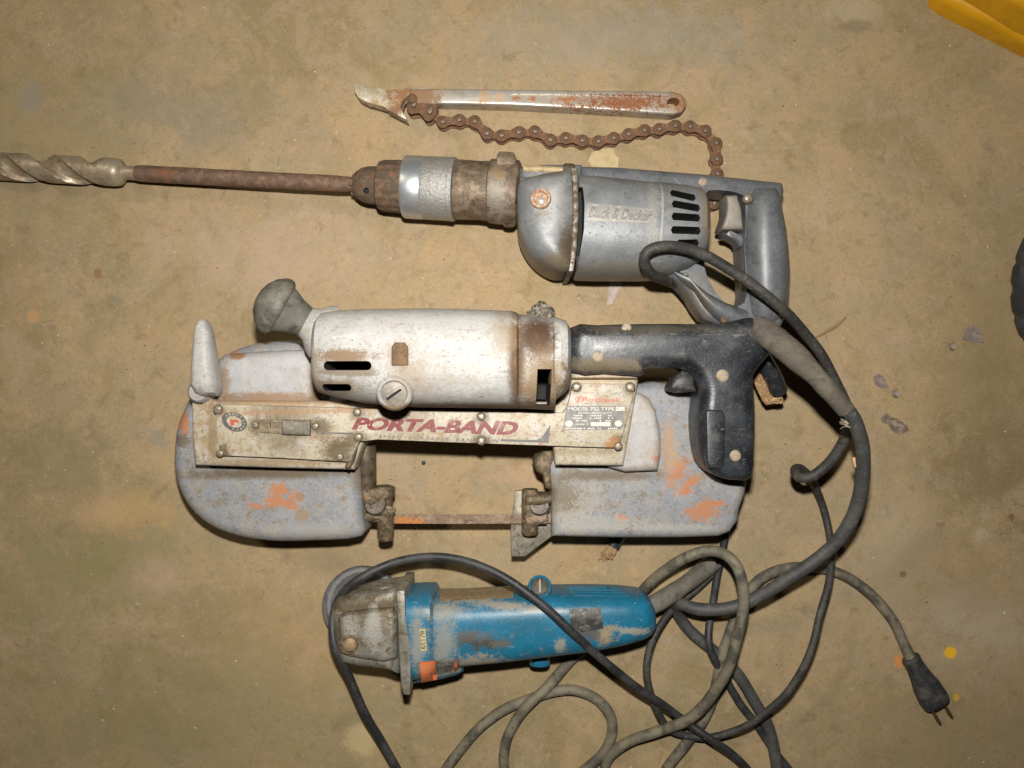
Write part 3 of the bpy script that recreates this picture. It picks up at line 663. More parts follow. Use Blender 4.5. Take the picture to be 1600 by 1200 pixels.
def grimespots(lst, z=95): return [('s', (.115, .078, .036), x, y, z, r, r*.9, {'amp': .9, 'soft': .55, 'k': min(1, k*1.15)}) for x, y, r, k in lst]
plate2_m = material('cream_cover_paint', (.45, .395, .295), .5, 0, cream+grimespots([(345, 706, 13, .8), (528, 706, 24, .85), (548, 690, 14, .7), (342, 641, 10, .6), (560, 645, 12, .6), (562, 684, 12, .7), (753, 653, 12, .8), (752, 690, 13, .9), (966, 695, 15, .8), (900, 606, 10, .6), (985, 606, 12, .7), (445, 648, 40, .5), (500, 668, 16, .8), (440, 684, 34, .35), (400, 666, 12, .7), (640, 642, 40, .4)])+
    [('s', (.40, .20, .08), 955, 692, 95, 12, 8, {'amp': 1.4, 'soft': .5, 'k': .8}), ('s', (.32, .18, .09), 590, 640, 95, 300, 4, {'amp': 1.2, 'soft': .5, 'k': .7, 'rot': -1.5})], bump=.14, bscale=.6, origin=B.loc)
base_m = material('cream_base_paint', (.42, .37, .28), .55, 0, cream+[('s', (.22, .155, .08), 335, 670, 85, 8, 60, {'amp': 1.2, 'soft': .5, 'k': .8}), ('s', (.30, .19, .10), 420, 626, 85, 120, 9, {'amp': 1.8, 'soft': .4, 'k': .8}), ('s', (.24, .16, .08), 430, 722, 85, 130, 5, {'amp': 1.3, 'soft': .5, 'k': .7}), ('s', (.38, .26, .13), 945, 592, 85, 60, 6, {'amp': 1.4, 'soft': .5, 'k': .7}), ('s', (.26, .19, .1), 900, 706, 85, 50, 5, {'amp': 1.4, 'soft': .5, 'k': .6})], bump=.2, bscale=.6, origin=B.loc)
# wheel guards
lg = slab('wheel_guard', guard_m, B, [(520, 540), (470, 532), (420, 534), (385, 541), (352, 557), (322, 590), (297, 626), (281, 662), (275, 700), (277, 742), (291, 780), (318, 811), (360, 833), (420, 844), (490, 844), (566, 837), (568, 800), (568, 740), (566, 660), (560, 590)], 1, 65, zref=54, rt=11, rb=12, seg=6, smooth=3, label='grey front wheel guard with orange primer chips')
rim_m = material('pale_grey_paint', (.36, .355, .355), .55, 0, [('n', (.41, .41, .41), .05, .48, .7, {}), ('n', (.31, .27, .21), .08, .55, .72, {'k': .7}), ('n', (.17, .13, .085), .5, .64, .72, {'k': .8}), ('s', (.26, .16, .09), 420, 622, 84, 80, 9, {'amp': 1.0, 'soft': .5, 'k': .9}), ('s', (.30, .17, .09), 368, 556, 84, 14, 6, {'amp': 1.0, 'soft': .4}), ('s', (.24, .155, .09), 350, 600, 84, 9, 24, {'amp': 1.0, 'soft': .5, 'k': .8}), ('s', (.22, .15, .085), 488, 600, 84, 7, 40, {'amp': 1.0, 'soft': .5, 'k': .8})], bump=.25, origin=B.loc)
bar = slab('wheel_guard_rim', rim_m, B, [(341, 562), (352, 553), (400, 549), (480, 546), (496, 560), (498, 640), (338, 640)], 50, 84, zref=74, rt=13, seg=6, parent=lg, scale=True)
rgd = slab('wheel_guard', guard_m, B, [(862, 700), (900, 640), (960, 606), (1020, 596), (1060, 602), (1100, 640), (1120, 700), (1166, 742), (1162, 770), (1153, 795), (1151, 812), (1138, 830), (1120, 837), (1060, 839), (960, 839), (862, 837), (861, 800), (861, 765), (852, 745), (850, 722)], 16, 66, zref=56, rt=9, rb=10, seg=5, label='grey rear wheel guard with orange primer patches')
wc = slab('arched_cover', material('whitish_cast_paint', (.36, .325, .28), .55, 0, [('n', (.42, .415, .41), .08, .48, .68, {}), ('n', (.36, .28, .19), .14, .52, .7, {'k': .8}), ('n', (.20, .16, .11), .6, .62, .74, {'k': .8}), ('s', OR, 1025, 714, 75, 10, 5, {'amp': 2, 'k': .8}), ('s', (.42, .42, .43), 1005, 680, 75, 18, 30, {'amp': 1.8, 'soft': .5, 'k': .7})], bump=.3, origin=B.loc), B, [(980, 612), (1000, 614), (1014, 622), (1024, 642), (1031, 675), (1032, 705), (1027, 735), (975, 737), (950, 730), (950, 620)], 55, 80, zref=72, rt=7, seg=4, parent=rgd)
# deck and cover plates
deck = slab('gear_deck', base_m, B, [(299, 617), (345, 626), (480, 626), (600, 628), (870, 628), (888, 600), (890, 583), (998, 583), (997, 596), (990, 640), (974, 728), (868, 727), (864, 697), (700, 691), (592, 687), (568, 691), (560, 712), (553, 734), (430, 731), (305, 727), (301, 690)], 55, 88, zref=86, rt=3.5, rb=3, seg=3)
slab('deck_ridge', base_m, B, [(892, 583), (997, 583), (996, 592), (892, 592)], 80, 97, zref=95, rt=3.5, seg=4, parent=deck)
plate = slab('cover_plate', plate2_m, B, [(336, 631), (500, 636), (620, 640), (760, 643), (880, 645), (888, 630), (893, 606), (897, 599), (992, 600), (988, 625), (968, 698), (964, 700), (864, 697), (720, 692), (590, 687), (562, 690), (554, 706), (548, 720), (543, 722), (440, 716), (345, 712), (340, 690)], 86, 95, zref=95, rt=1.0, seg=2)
M_red = material('faded_red_print', (.175, .017, .016), .5, 0, [('n', (.42, .32, .24), .35, .68, .74, {}), ('n', (.30, .16, .13), .10, .56, .72, {'k': .7})], bump=.05, origin=B.loc)
M_blk = material('worn_dark_print', (.085, .08, .08), .5, 0, [('n', (.38, .32, .24), .4, .68, .76, {}), ('n', (.17, .15, .13), .1, .5, .7, {})], bump=.05, origin=B.loc)
M_pnl = material('dark_label_panel', (.125, .12, .115), .45, 0, [('n', (.20, .185, .165), .15, .5, .7, {}), ('n', (.40, .34, .25), .5, .66, .74, {'k': .7})], bump=.05, origin=B.loc)
M_wht = material('pale_label_print', (.60, .56, .48), .5, 0, [('n', (.35, .31, .26), .4, .56, .7, {})], bump=.05, origin=B.loc)
M_org = material('orange_red_print', (.50, .085, .04), .5, 0, [('n', (.45, .30, .2), .4, .68, .76, {})], bump=.05, origin=B.loc)
M_gry = material('faint_grey_print', (.30, .27, .22), .5, 0, [('n', (.5, .44, .34), .5, .5, .64, {})], bump=.05)
text('lettering', 'PORTA-BAND', M_red, B, [(556, 652), (813, 658.5), (806, 680.5), (549, 671.5)], z=95, parent=plate, shear=.1, bold=.05, lift=.3, label='red PORTA-BAND lettering')
text('lettering', 'SPEED  PORTABLE  BAND SAW', M_blk, B, [(593, 680), (780, 686.5), (778, 692), (592, 685)], z=95, parent=plate, bold=.012, spacing=1.35, lift=.3)
flat('printed_stripe', M_blk, B, [(783, 686), (838, 687.5), (846, 684), (860, 664), (857, 692), (782, 689.5)], 95, parent=plate)
flat('printed_stripe', M_blk, B, [(503, 675), (553, 676.5), (553, 679), (503, 677.5)], 95, parent=plate)
# round emblem
em = flat('emblem', M_blk, B, circ(366, 659, 20.5, 14.5, 28, 22), 95, parent=plate, inner=circ(366, 659, 12.5, 8.8, 28, 22))
text('lettering', 'r', M_org, B, [(359, 654.5), (374, 656.5), (373, 666), (360, 664)], z=95, parent=plate, bold=.06, lift=.4)
for k in range(11):
    a = R(200+k*24); x, y = 16.4*math.cos(a), 11.6*math.sin(a); c, s_ = math.cos(R(22)), math.sin(R(22))
    X, Y = 366+x*c-y*s_, 659+x*s_+y*c
    flat('emblem_mark', M_gry, B, [(X-1.1, Y-1.3), (X+1.1, Y-1.3), (X+1.1, Y+1.3), (X-1.1, Y+1.3)], 95, parent=plate, lift=.45)
# sliding switch
sw = slab('slide_switch', material('switch_frame', (.30, .24, .16), .6, .2, [('n', (.16, .11, .06), .2, .45, .65, {})], bump=.3, origin=B.loc), B, [(404, 655), (486, 658), (486, 680), (405, 676)], 94, 97, zref=96, rt=1, seg=2)
cut(sw, [slab_bm([(422, 659), (441, 660), (441, 670), (422, 669)], 93.5, 110, rt=0, zref=97)], M_dark)
ksec = []
for i in range(29):
    x = 441+i*44/28; yy = 655+(x-441)*.03
    r = 1.0 if i % 2 else .93
    ksec.append((x, yy, yy+24, 97, (5.5 if 1 < i < 27 else 3.5)*r, 3))
finish(loft_bm(ksec, 20), 'switch_slider', material('ridged_slider', (.17, .155, .125), .6, 0, [('n', (.27, .23, .17), .3, .5, .7, {})], bump=.15, origin=B.loc), B, parent=sw)
# rating label
flat('rating_panel', M_pnl, B, [(884, 634), (977, 634.5), (973.5, 668), (970, 671.5), (883, 671.5), (880.5, 669)], 95, parent=plate)
text('lettering', 'Rockwell', M_org, B, [(912, 620), (968, 621.5), (967, 628.5), (911, 627)], z=95, parent=plate, bold=.006)
flat('label_logo', M_org, B, circ(905, 623.5, 6.5, 5, 18), 95, parent=plate, inner=circ(905, 623.5, 5.2, 3.9, 18))
text('lettering', 'r', M_org, B, [(902, 621), (908, 621), (908, 626.5), (902, 626.5)], z=95, parent=plate, bold=.05)
text('lettering', 'MODEL 725 TYPE', M_wht, B, rect(888, 636, 960, 641.5, .3), z=95, parent=plate, bold=.025, lift=.5)
flat('label_field', M_wht, B, rect(962, 635.5, 976, 642), 95, parent=plate, lift=.5)
text('lettering', 'EXTRA HEAVY DUTY', M_wht, B, rect(904, 643.5, 957, 647), z=95, parent=plate, bold=.02, lift=.5)
for (x0, x1, y) in ((896, 912, 649.5), (922, 941, 649.5), (950, 961, 649.5), (895, 912, 653.5), (922, 940, 653.5), (950, 961, 653.5), (900, 923, 657.5), (937, 955, 657.5), (899, 921, 663), (883, 910, 669.5), (912, 930, 669.5), (934, 948, 669.5), (950, 967, 669.5)):
    n = int((x1-x0)/3)
    bm = bmesh.new()
    for k in range(n):
        if random.random() < .12: continue
        xa = x0+k*3; bm.faces.new([bm.verts.new(P(*q, 95.5)) for q in ((xa, y-1.2), (xa+2.1, y-1.2), (xa+2.1, y+1.1), (xa, y+1.1))])
    finish(bm, 'label_line', M_wht, B, parent=plate)
flat('label_field', M_wht, B, rect(923, 659.5, 954, 666), 95, parent=plate, lift=.5)
flat('label_mark', M_wht, B, circ(889, 662, 6.2, 5, 16), 95, parent=plate, lift=.5); flat('label_mark', M_wht, B, circ(966, 661.5, 5.6, 5, 16), 95, parent=plate, lift=.5)
text('lettering', 'CAUTION', M_gry, B, rect(907, 675, 940, 678.5), z=95, parent=plate)
text('lettering', 'FOR SAFE OPERATION', M_gry, B, rect(890, 681, 952, 684.5, .3), z=95, parent=plate)
text('lettering', 'SEE INSTRUCTION MANUAL', M_gry, B, rect(884, 686.5, 954, 690, .3), z=95, parent=plate)
for a, b in (((885, 612), (982, 613)), ((885, 612), (884, 634)), ((982, 613), (978, 634))):
    d = (.8, 0) if a[0] == b[0] or abs(a[1]-b[1]) > 5 else (0, .8)
    flat('label_rule', M_gry, B, [a, b, (b[0]+d[0], b[1]+d[1]), (a[0]+d[0], a[1]+d[1])], 95, parent=plate)
for (x, y, r) in ((341, 640, 8), (344, 708, 6.5), (558, 644, 7), (560, 683, 7), (531, 714, 6.5), (399, 664, 6), (493, 666, 6.5), (752, 651, 7), (752, 689, 7), (901, 605, 8), (985, 605, 8), (966, 697, 7)):
    screw(B, x, y, 95, r, M_screw)
# motor housing
mot = finish(loft_bm([(504.2, 506, 608, 100, 36, 2.6), (507.0, 497, 614, 100, 44, 2.8), (513.6, 490, 616, 100, 49, 2.9), (537.9, 487, 622, 100, 53, 2.9), (575.4, 485, 630, 100, 55, 2.9), (650.2, 484, 636, 100, 56, 2.9), (725.1, 485, 637, 100, 56, 2.9), (800.0, 488, 638, 100, 55, 2.9), (806.8, 490, 638, 100, 54, 2.9), (810.7, 494, 636, 100, 50, 2.9)], 64), 'motor_housing', white_m, B)
end = finish(loft_bm([(805.9, 496, 636, 100, 50, 2.9), (809.8, 493, 638, 100, 51, 3), (856.5, 496, 640, 100, 51, 3), (864.4, 500, 640, 100, 48, 3)], 48), 'housing_band', white_m, B)
cap = finish(loft_bm([(856.5, 500, 630, 100, 46, 3.2), (861.4, 497, 628, 100, 52, 3.2), (870.2, 499, 622, 100, 53, 3.2), (880.9, 503, 614, 100, 50, 3.2), (886.8, 512, 606, 100, 42, 3.2), (887.8, 520, 598, 100, 34, 3)], 48), 'housing_end_cap', white_m, B)
def slot_bm(x0, x1, y0, y1, zt, zb=60):
    r = (y1-y0)/2; pts = []
    for i in range(9): a = R(90+i*22.5); pts.append((x0+r+r*math.cos(a), (y0+y1)/2+r*math.sin(a)))
    for i in range(9): a = R(-90+i*22.5); pts.append((x1-r+r*math.cos(a), (y0+y1)/2+r*math.sin(a)))
    return slab_bm(pts, zb, zt+40, rt=0, zref=zt)
cut(mot, [slot_bm(511, 586, 565, 579, 140), slot_bm(513, 560, 600, 610.5, 120, 62)], M_dark)
cut(end, [slab_bm([(839, 577), (861, 577), (859, 634), (837, 634)], 60, 190, rt=0, zref=140)], M_dark)
slab('housing_notch', rusty('notch_rust', B.loc, base=(.14, .09, .045)), B, [(612, 571), (612, 542), (617, 535), (632, 535), (638, 542), (638, 571)], 135, 157.6, zref=156, rt=1.2, parent=mot)
bd = Vector((.02, -.22, 1)).normalized()
boss = finish(lathe_bm(P(624, 600.5, 121), bd, [(0, 14.2), (26, 14.2), (31, 13.8), (34, 12.4), (35, 10.8), (34, 9.8), (33, 9.6)], 32), 'brush_cap_boss', white_m, B)
bc = finish(lathe_bm(P(624, 600.5, 121)+bd*.0325, bd, [(0, 9.6), (1.2, 9.6), (1.6, 9.0)], 32), 'brush_cap', material('grey_fibre_cap', (.22, .20, .17), .55, .2, [('n', (.32, .28, .22), .3, .48, .68, {})], bump=.2, origin=B.loc), B, parent=boss)
cut(bc, [], M_dark) if False else None
finish(box_bm(P(624, 600.5, 121)+bd*.0345, 13, 1.7, .9, rot=35, tiltx=19), 'cap_slot', M_dark, B, parent=boss)
gunk = bmesh.new()
bmesh.ops.create_icosphere(gunk, subdivisions=3, radius=.011)
for v in gunk.verts: v.co = P(847, 497, 118)+v.co*(1+.55*mnoise.noise(v.co*160))
finish(gunk, 'broken_clip', material('clip_grime', (.10, .085, .065), .8, .1, [('n', (.28, .24, .19), .4, .5, .64, {}), ('n', (.03, .025, .02), .3, .55, .65, {})], bump=.6, bscale=1.2), B)
# front knob on its neck
kd = (P(424, 474, 122)-P(486, 508, 112)).normalized()
finish(lathe_bm(P(506, 518, 110), kd, [(0, 24), (6, 20), (11, 14.5), (16, 12.5), (17, 11)], 28), 'knob_neck', white_m, B)
kn = finish(lathe_bm(P(487, 508, 112), kd, [(0, 10), (2, 11.5), (14, 14.5), (24, 19), (25, 19.4), (25.4, 21.4), (27.5, 23.4), (31, 24), (34, 23), (40, 18.5), (44.5, 12), (46.5, 5), (46.8, 0)], 40), 'front_knob', material('grey_rubber_knob', (.115, .108, .088), .7, 0, [('n', (.18, .168, .135), .06, .46, .68, {}), ('n', (.065, .06, .048), .1, .53, .70, {}), ('n', (.22, .21, .17), .5, .62, .75, {'k': .6})], bump=.3, bscale=.6, origin=B.loc), B)
# work stop lever
rg = []
for (x, y, a, z, b) in ((329, 619, 12, 92, 8), (326, 613, 17, 96, 12), (323, 600, 20, 98, 14), (321, 575, 18, 99, 13), (320, 545, 15.5, 100, 11), (319, 520, 12.5, 101, 10), (318, 506, 9, 101, 8), (318, 500, 5, 101, 5), (318, 498, 1, 101, 1)):
    c = P(x, y, z); k = K(z)
    rg.append([c+Vector((s*k, 0, t*.001)) for s, t in sup(a, b, 3.0, 28)])
finish(rings_bm(rg), 'work_stop', white_m, B)
finish(lathe_bm(P(336, 612, 60), Vector((0, 0, 1)), [(0, 9), (36, 9), (39, 7), (40, 3)], 20), 'stop_pivot', rim_m, B)
# black handle
blk = material('scuffed_black_handle', (.011, .013, .016), .34, 0, [('n', (.030, .034, .041), .04, .46, .7, {'rough': .45}), ('n', (.085, .078, .068), .08, .58, .78, {'k': .6, 'rough': .7}), ('n', (.16, .145, .12), .5, .63, .75, {'k': .5, 'rough': .75}), ('n', (.20, .19, .18), .22, .68, .72, {'k': .5, 'stretch': (.3, 1.4, 1)}),
    ('s', (.19, .145, .085), 940, 572, 100, 60, 12, {'amp': 1.4, 'soft': .5, 'k': .7, 'rough': .8}), ('s', (.12, .10, .07), 1010, 515, 100, 120, 8, {'amp': 1.5, 'soft': .5, 'k': .5})], bump=.16, bscale=.5, origin=B.loc)
ho = [(889, 514), (930, 510), (1000, 508), (1060, 508), (1110, 508), (1140, 503), (1166, 498), (1178, 510), (1198, 542), (1184, 566), (1168, 588), (1170, 620), (1171, 650), (1170, 700), (1166, 743), (1143, 747), (1122, 744), (1106, 737), (1092, 722), (1085, 690), (1083, 650), (1087, 615), (1082, 596), (1071, 582), (1053, 576), (1013, 576), (1001, 580), (996, 588), (940, 584), (889, 581)]
hnd = slab('handle', blk, B, ho, 62, 114, zref=90, rt=11, rb=11, seg=6, smooth=2)
slab('grip_panel', blk, B, [(1103, 643), (1108, 640), (1128, 641), (1133, 650), (1132, 725), (1126, 733), (1107, 731), (1104, 720)], 108, 115, zref=114, rt=1.4, seg=3, parent=hnd)
cst = caster(hnd)
for (x, y, r) in ((934, 557, 9.5), (1129, 587, 10), (1149, 712, 9), (979, 513, 8)):
    p = cst(x, y, 0); screw(B, x, y, p.z*1000, r, M_screw2, parent=None)
slab('trigger', material('dark_trigger', (.03, .03, .032), .5, 0, [('n', (.10, .09, .08), .2, .5, .7, {})], bump=.15), B, [(1044, 606), (1052, 590), (1066, 578), (1082, 584), (1088, 612), (1060, 614), (1046, 611)], 74, 100, zref=95, rt=6, rb=4, seg=4, scale=True)
# blade and guides
bl = bmesh.new(); top = [(560, 802), (650, 802.5), (740, 803.5), (870, 803)]
n = 60; vs = []
for i in range(n+1):
    x = 560+i*310/n; y0 = 802.3+1.2*math.sin((x-560)/310*math.pi); y1 = y0+(15.2 if i % 2 else 14.7)
    vs.append([bl.verts.new(P(x, y, z)) for y, z in ((y0, 46), (y0, 47.2), (y1, 47.2), (y1, 46))])
for a, b in zip(vs, vs[1:]):
    for k in range(4): bl.faces.new((a[k], a[(k+1) % 4], b[(k+1) % 4], b[k]))
bl.faces.new(vs[0]); bl.faces.new(list(reversed(vs[-1])))
finish(bl, 'blade', material('rusty_blade', (.19, .125, .08), .6, .4, [('n', (.27, .20, .14), .15, .48, .7, {}), ('s', (.42, .17, .045), 632, 814, 47, 26, 6, {'amp': 1.6, 'soft': .5}), ('n', (.10, .07, .05), .2, .6, .75, {})], bump=.3, origin=B.loc), B)
g1 = slab('blade_guide', M_grime, B, [(562, 764), (600, 762), (611, 766), (611, 780), (600, 783), (562, 785)], 34, 60, zref=58, rt=4, seg=3)
slab('guide_block', M_grime, B, [(562, 786), (592, 784), (596, 800), (592, 818), (562, 816)], 30, 50, zref=48, rt=3, seg=3, parent=g1)
finish(lathe_bm(P(601, 760, 52), Vector((.02, -1, -.03)), [(0, 6.2), (1.5, 7.4), (9, 7.4), (10, 6.8), (22, 6.6), (23, 7.6), (38, 7.4), (39, 6.8), (46, 6.6), (47.5, 5.6)], 24), 'guide_pin', M_grime, B, parent=g1)
M_roll = material('roller_steel', (.15, .13, .11), .45, .5, [('n', (.08, .065, .05), .2, .48, .66, {}), ('n', (.22, .17, .11), .3, .58, .7, {})], bump=.3)
finish(lathe_bm(P(590, 792, 52), Vector((-.08, .45, 1)), [(-6, 9.6), (8, 9.6), (9.5, 8.6), (9.5, 5), (8, 4.6)], 26), 'guide_roller', M_roll, B, parent=g1)
for k in range(3):
    gk = bmesh.new(); bmesh.ops.create_icosphere(gk, subdivisions=3, radius=.006)
    c = P(*((588, 806, 56), (604, 800, 58), (574, 780, 58))[k])
    for v in gk.verts: v.co = c+Vector((v.co.x*1.2, v.co.y*.9, v.co.z*.55))*(1+.6*mnoise.noise(v.co*200+Vector((k, 0, 0))))
    finish(gk, 'grease_lump', M_grime, B, parent=g1)
shoe = slab('cutting_shoe', material('grey_shoe_steel', (.21, .19, .145), .55, .5, [('n', (.29, .265, .21), .1, .48, .7, {}), ('n', (.12, .095, .06), .2, .56, .72, {})], bump=.25, origin=B.loc), B, [(805, 767), (818, 766), (862, 770), (862, 838), (820, 869.5), (799, 869.5), (798, 818), (801, 800)], 36, 40.5, zref=40, rt=.8, seg=2)
g2 = slab('blade_guide', M_grime, B, [(820, 774), (866, 772), (866, 786), (840, 790), (820, 790)], 41, 61, zref=58, rt=4, seg=3)
finish(lathe_bm(P(828, 764, 52), Vector((0, -1, -.02)), [(0, 6.5), (2, 7.3), (38, 7.3), (40, 6)], 22), 'guide_pin', M_grime, B, parent=g2)
finish(lathe_bm(P(843, 794, 50), Vector((-.05, .45, 1)), [(-6, 9), (9, 9), (10.5, 8), (10.5, 5), (9, 4.6)], 24), 'guide_roller', M_roll, B, parent=g2)
gk = bmesh.new(); bmesh.ops.create_icosphere(gk, subdivisions=3, radius=.008)
for v in gk.verts: v.co = P(842, 808, 56)+Vector((v.co.x*1.3, v.co.y*.8, v.co.z*.6))*(1+.5*mnoise.noise(v.co*180))
finish(gk, 'grease_lump', material('caked_grease', (.24, .165, .11), .9, 0, [('n', (.36, .27, .2), .4, .5, .7, {})], bump=.7, bscale=1.3), B, parent=g2)
finish(lathe_bm(P(571, 694, 52), Vector((0, -1, -.05)), [(0, 9.2), (40, 9.2), (42, 8)], 24), 'tension_post', material('dark_brown_post', (.10, .075, .05), .5, .4, [('n', (.17, .13, .08), .1, .48, .7, {}), ('n', (.05, .04, .03), .2, .58, .72, {})], bump=.25, origin=B.loc), B)
slab('cable_clip', M_grime, B, [(548, 694), (556, 689), (558, 700), (553, 720), (545, 735), (538, 730), (544, 715)], 84, 93, zref=92, rt=2.5, seg=3)
slab('casting_lug', M_grime, B, [(836, 712), (846, 706), (862, 700), (870, 712), (862, 730), (862, 766), (852, 762), (848, 742), (838, 736), (833, 724)], 30, 66, zref=60, rt=5, seg=3, scale=True)
# strain relief sleeve and cord
slv = material('dusty_brown_sleeve', (.105, .088, .066), .85, 0, [('n', (.145, .124, .096), .06, .46, .68, {}), ('n', (.10, .085, .065), .08, .55, .72, {}), ('n', (.20, .17, .12), .4, .62, .75, {'k': .7}), ('n', (.07, .06, .05), .2, .56, .66, {'k': .6, 'stretch': (.5, 1.4, 1)})], bump=.4, bscale=.7, origin=B.loc)
finish(tube_bm([(1186, 512, 104), (1204, 526, 118), (1238, 553, 132), (1275, 588, 138), (1302, 618, 137), (1321, 640, 133)], lambda t: 10.5+1.6*math.sin(t*5)*(1-t)-3.6*t, 20, wob=.10), 'cord_sleeve', slv, B)
cordg = material('grey_rubber_cord', (.058, .058, .056), .58, 0, [('n', (.088, .086, .08), .05, .46, .7, {'rough': .65}), ('n', (.045, .045, .045), .07, .55, .72, {}), ('n', (.26, .23, .18), .3, .64, .75, {'k': .6, 'rough': .8})], bump=.25, bscale=.8, origin=B.loc)
finish(tube_bm([(1318, 636, 133), (1332, 655, 130), (1345, 690, 120), (1349, 725, 108), (1345, 765, 96), (1331, 805, 84), (1306, 845, 73), (1270, 879, 64), (1230, 906, 57), (1190, 930, 48), (1150, 947, 43), (1115, 953, 41), (1085, 950, 38), (1066, 943, 30), (1058, 948, 16), (1064, 966, 7), (1082, 988, 5.5), (1112, 1014, 5.5), (1150, 1052, 5.5), (1176, 1088, 5.5), (1197, 1128, 5.5), (1209, 1165, 5.5), (1215, 1205, 5.5), (1216, 1260, 5.5)], lambda t: 5.8-.4*t, 14, wob=.04, jit=2.2), 'power_cord', cordg, B)
bm = bmesh.new()
for k in range(9):
    x, y, z = 1322+random.uniform(-2, 2), 662+random.uniform(-5, 5), 128
    tube_bm([(x-8, y+random.uniform(-4, 4), z-6), (x, y, z+3), (x+7, y+random.uniform(-3, 5), z+2)], .5, 5, bm)
finish(bm, 'tie_string', material('tie_string', (.33, .28, .2), .9, 0, bump=0), B)
# cut cable end with jute filler hanging by the handle
stub = finish(tube_bm([(1188, 555, 62), (1200, 575, 58), (1211, 595, 52), (1217, 611, 46)], 7.6, 18), 'cord_stub', material('black_stub', (.022, .024, .028), .32, 0, [('n', (.08, .075, .07), .2, .55, .72, {'k': .7})], bump=.1), B)
jute_m = material('jute_fibre', (.40, .25, .115), .85, 0, [('n', (.26, .15, .07), .5, .45, .65, {}), ('n', (.50, .36, .2), .4, .55, .7, {})], bump=.1)
bm = bmesh.new()
for k in range(70):
    u = random.uniform(-1, 1); v = random.uniform(-1, 1)
    tube_bm([(1184+u*8, 566+v*3, 46+v*5), (1186+u*9, 590, 44+v*6), (1194+u*8, 612+abs(u)*2, 40+v*6), (1203+u*7, 624+random.uniform(-4, 8), 38+v*6), (1213+u*5+random.uniform(0, 8), 622+u*6+random.uniform(-2, 5), 40+v*5), (1219, 614+u*5, 44+v*4)][:random.choice((4, 5, 6, 6))], .75, 5, bm, step=.006)
j = finish(bm, 'jute_filler', jute_m, B, parent=stub); j['kind'] = 'stuff'
# ------------------------------------------------------------------ angle grinder
A = Root('angle_grinder', 'dusty blue angle grinder with bare metal gear head and orange switch', 'grinder', 770, 985)
DUST = (.33, .29, .22)
blue = material('dusty_blue_plastic', (.010, .122, .205), .4, 0, [
    ('n', (.012, .160, .285), .04, .46, .7, {'k': .8}), ('n', (.04, .115, .16), .07, .54, .74, {'k': .7}), ('n', DUST, .10, .64, .80, {'k': .5, 'rough': .8}), ('n', (.36, .34, .29), .5, .665, .77, {'k': .6, 'rough': .8}), ('n', (.22, .30, .34), .25, .66, .73, {'k': .5, 'stretch': (.5, 1.4, 1)}),
    ('s', DUST, 695, 1000, 65, 18, 46, {'amp': 1.2, 'soft': .6, 'k': .6, 'rough': .85}), ('s', (.30, .25, .18), 745, 1035, 60, 40, 16, {'amp': 1.8, 'soft': .4, 'k': .85, 'rough': .85}), ('s', (.045, .036, .026), 752, 1003, 68, 28, 10, {'amp': 1.8, 'soft': .3, 'k': .9, 'rough': .9}), ('s', (.12, .095, .065), 745, 993, 68, 24, 9, {'amp': 2.2, 'soft': .4, 'k': .8, 'rough': .9}), ('s', (.12, .10, .07), 785, 1004, 68, 14, 6, {'amp': 2.0, 'soft': .3, 'k': .8}),
    ('s', DUST, 790, 942, 55, 70, 5, {'amp': 1.6, 'soft': .5, 'k': .8, 'rot': 4}), ('s', DUST, 985, 982, 60, 30, 5, {'amp': 1.4, 'soft': .4, 'k': .8, 'rot': 8}), ('s', (.30, .23, .13), 945, 990, 66, 16, 16, {'amp': 1.6, 'soft': .4, 'k': .9, 'rough': .9}), ('s', (.07, .065, .06), 920, 990, 70, 18, 14, {'amp': 2.0, 'soft': .25, 'k': .85, 'rough': .8}), ('s', DUST, 875, 1003, 60, 8, 12, {'amp': 1.4, 'soft': .4, 'k': .7}), ('s', DUST, 655, 1000, 65, 12, 40, {'amp': 1.2, 'soft': .6, 'k': .65, 'rough': .85}), ('s', DUST, 700, 952, 60, 30, 12, {'amp': 2, 'soft': .5, 'k': .6})], bump=.14, bscale=.6, origin=A.loc)
bod = finish(loft_bm([(672, 934.1, 1029.9, 35, 30, 3.4), (676, 925.9, 1034.7, 35, 33, 3.6), (720, 925.9, 1031.8, 36, 34, 3.6), (780, 922.8, 1026.0, 36, 34, 3.6), (850, 919.7, 1017.3, 36, 34, 3.6), (920, 918.7, 1008.6, 36, 33.5, 3.6), (970, 919.7, 999.9, 36, 32, 3.4), (1000, 922.8, 992.2, 36, 29.5, 3.2), (1012, 930.0, 986.4, 36, 26, 3), (1019, 943.4, 977.7, 36, 20, 2.6), (1021, 955.7, 967.1, 36, 12, 2.4)], 64), 'body', blue, A)
colr = finish(loft_bm([(633, 923.8, 1046.3, 36, 34, 4.2), (637, 918.7, 1050.2, 36, 37, 4.4), (660, 917.7, 1047.3, 36, 38, 4.4), (678, 917.7, 1042.4, 36, 37.5, 4.4), (682, 922.8, 1037.6, 36, 35, 4.2)], 64), 'front_collar', blue, A)
head_m = material('grimy_cast_gear_head', (.25, .235, .19), .5, .45, [('n', (.36, .345, .30), .05, .46, .68, {}), ('n', (.15, .115, .065), .10, .52, .7, {'rough': .7}), ('n', (.08, .06, .035), .3, .60, .74, {'k': .8, 'rough': .7}), ('s', (.10, .07, .035), 575, 943, 60, 52, 14, {'amp': 1.3, 'soft': .5, 'k': .85, 'rough': .7}), ('s', (.13, .09, .045), 600, 965, 70, 14, 30, {'amp': 1.6, 'soft': .5, 'k': .6}), ('s', (.14, .10, .05), 532, 990, 66, 10, 40, {'amp': 1.6, 'soft': .5, 'k': .6}), ('s', (.42, .41, .37), 585, 985, 74, 10, 36, {'amp': 1.8, 'soft': .5, 'k': .7})], bump=.3, bscale=.6, origin=A.loc)
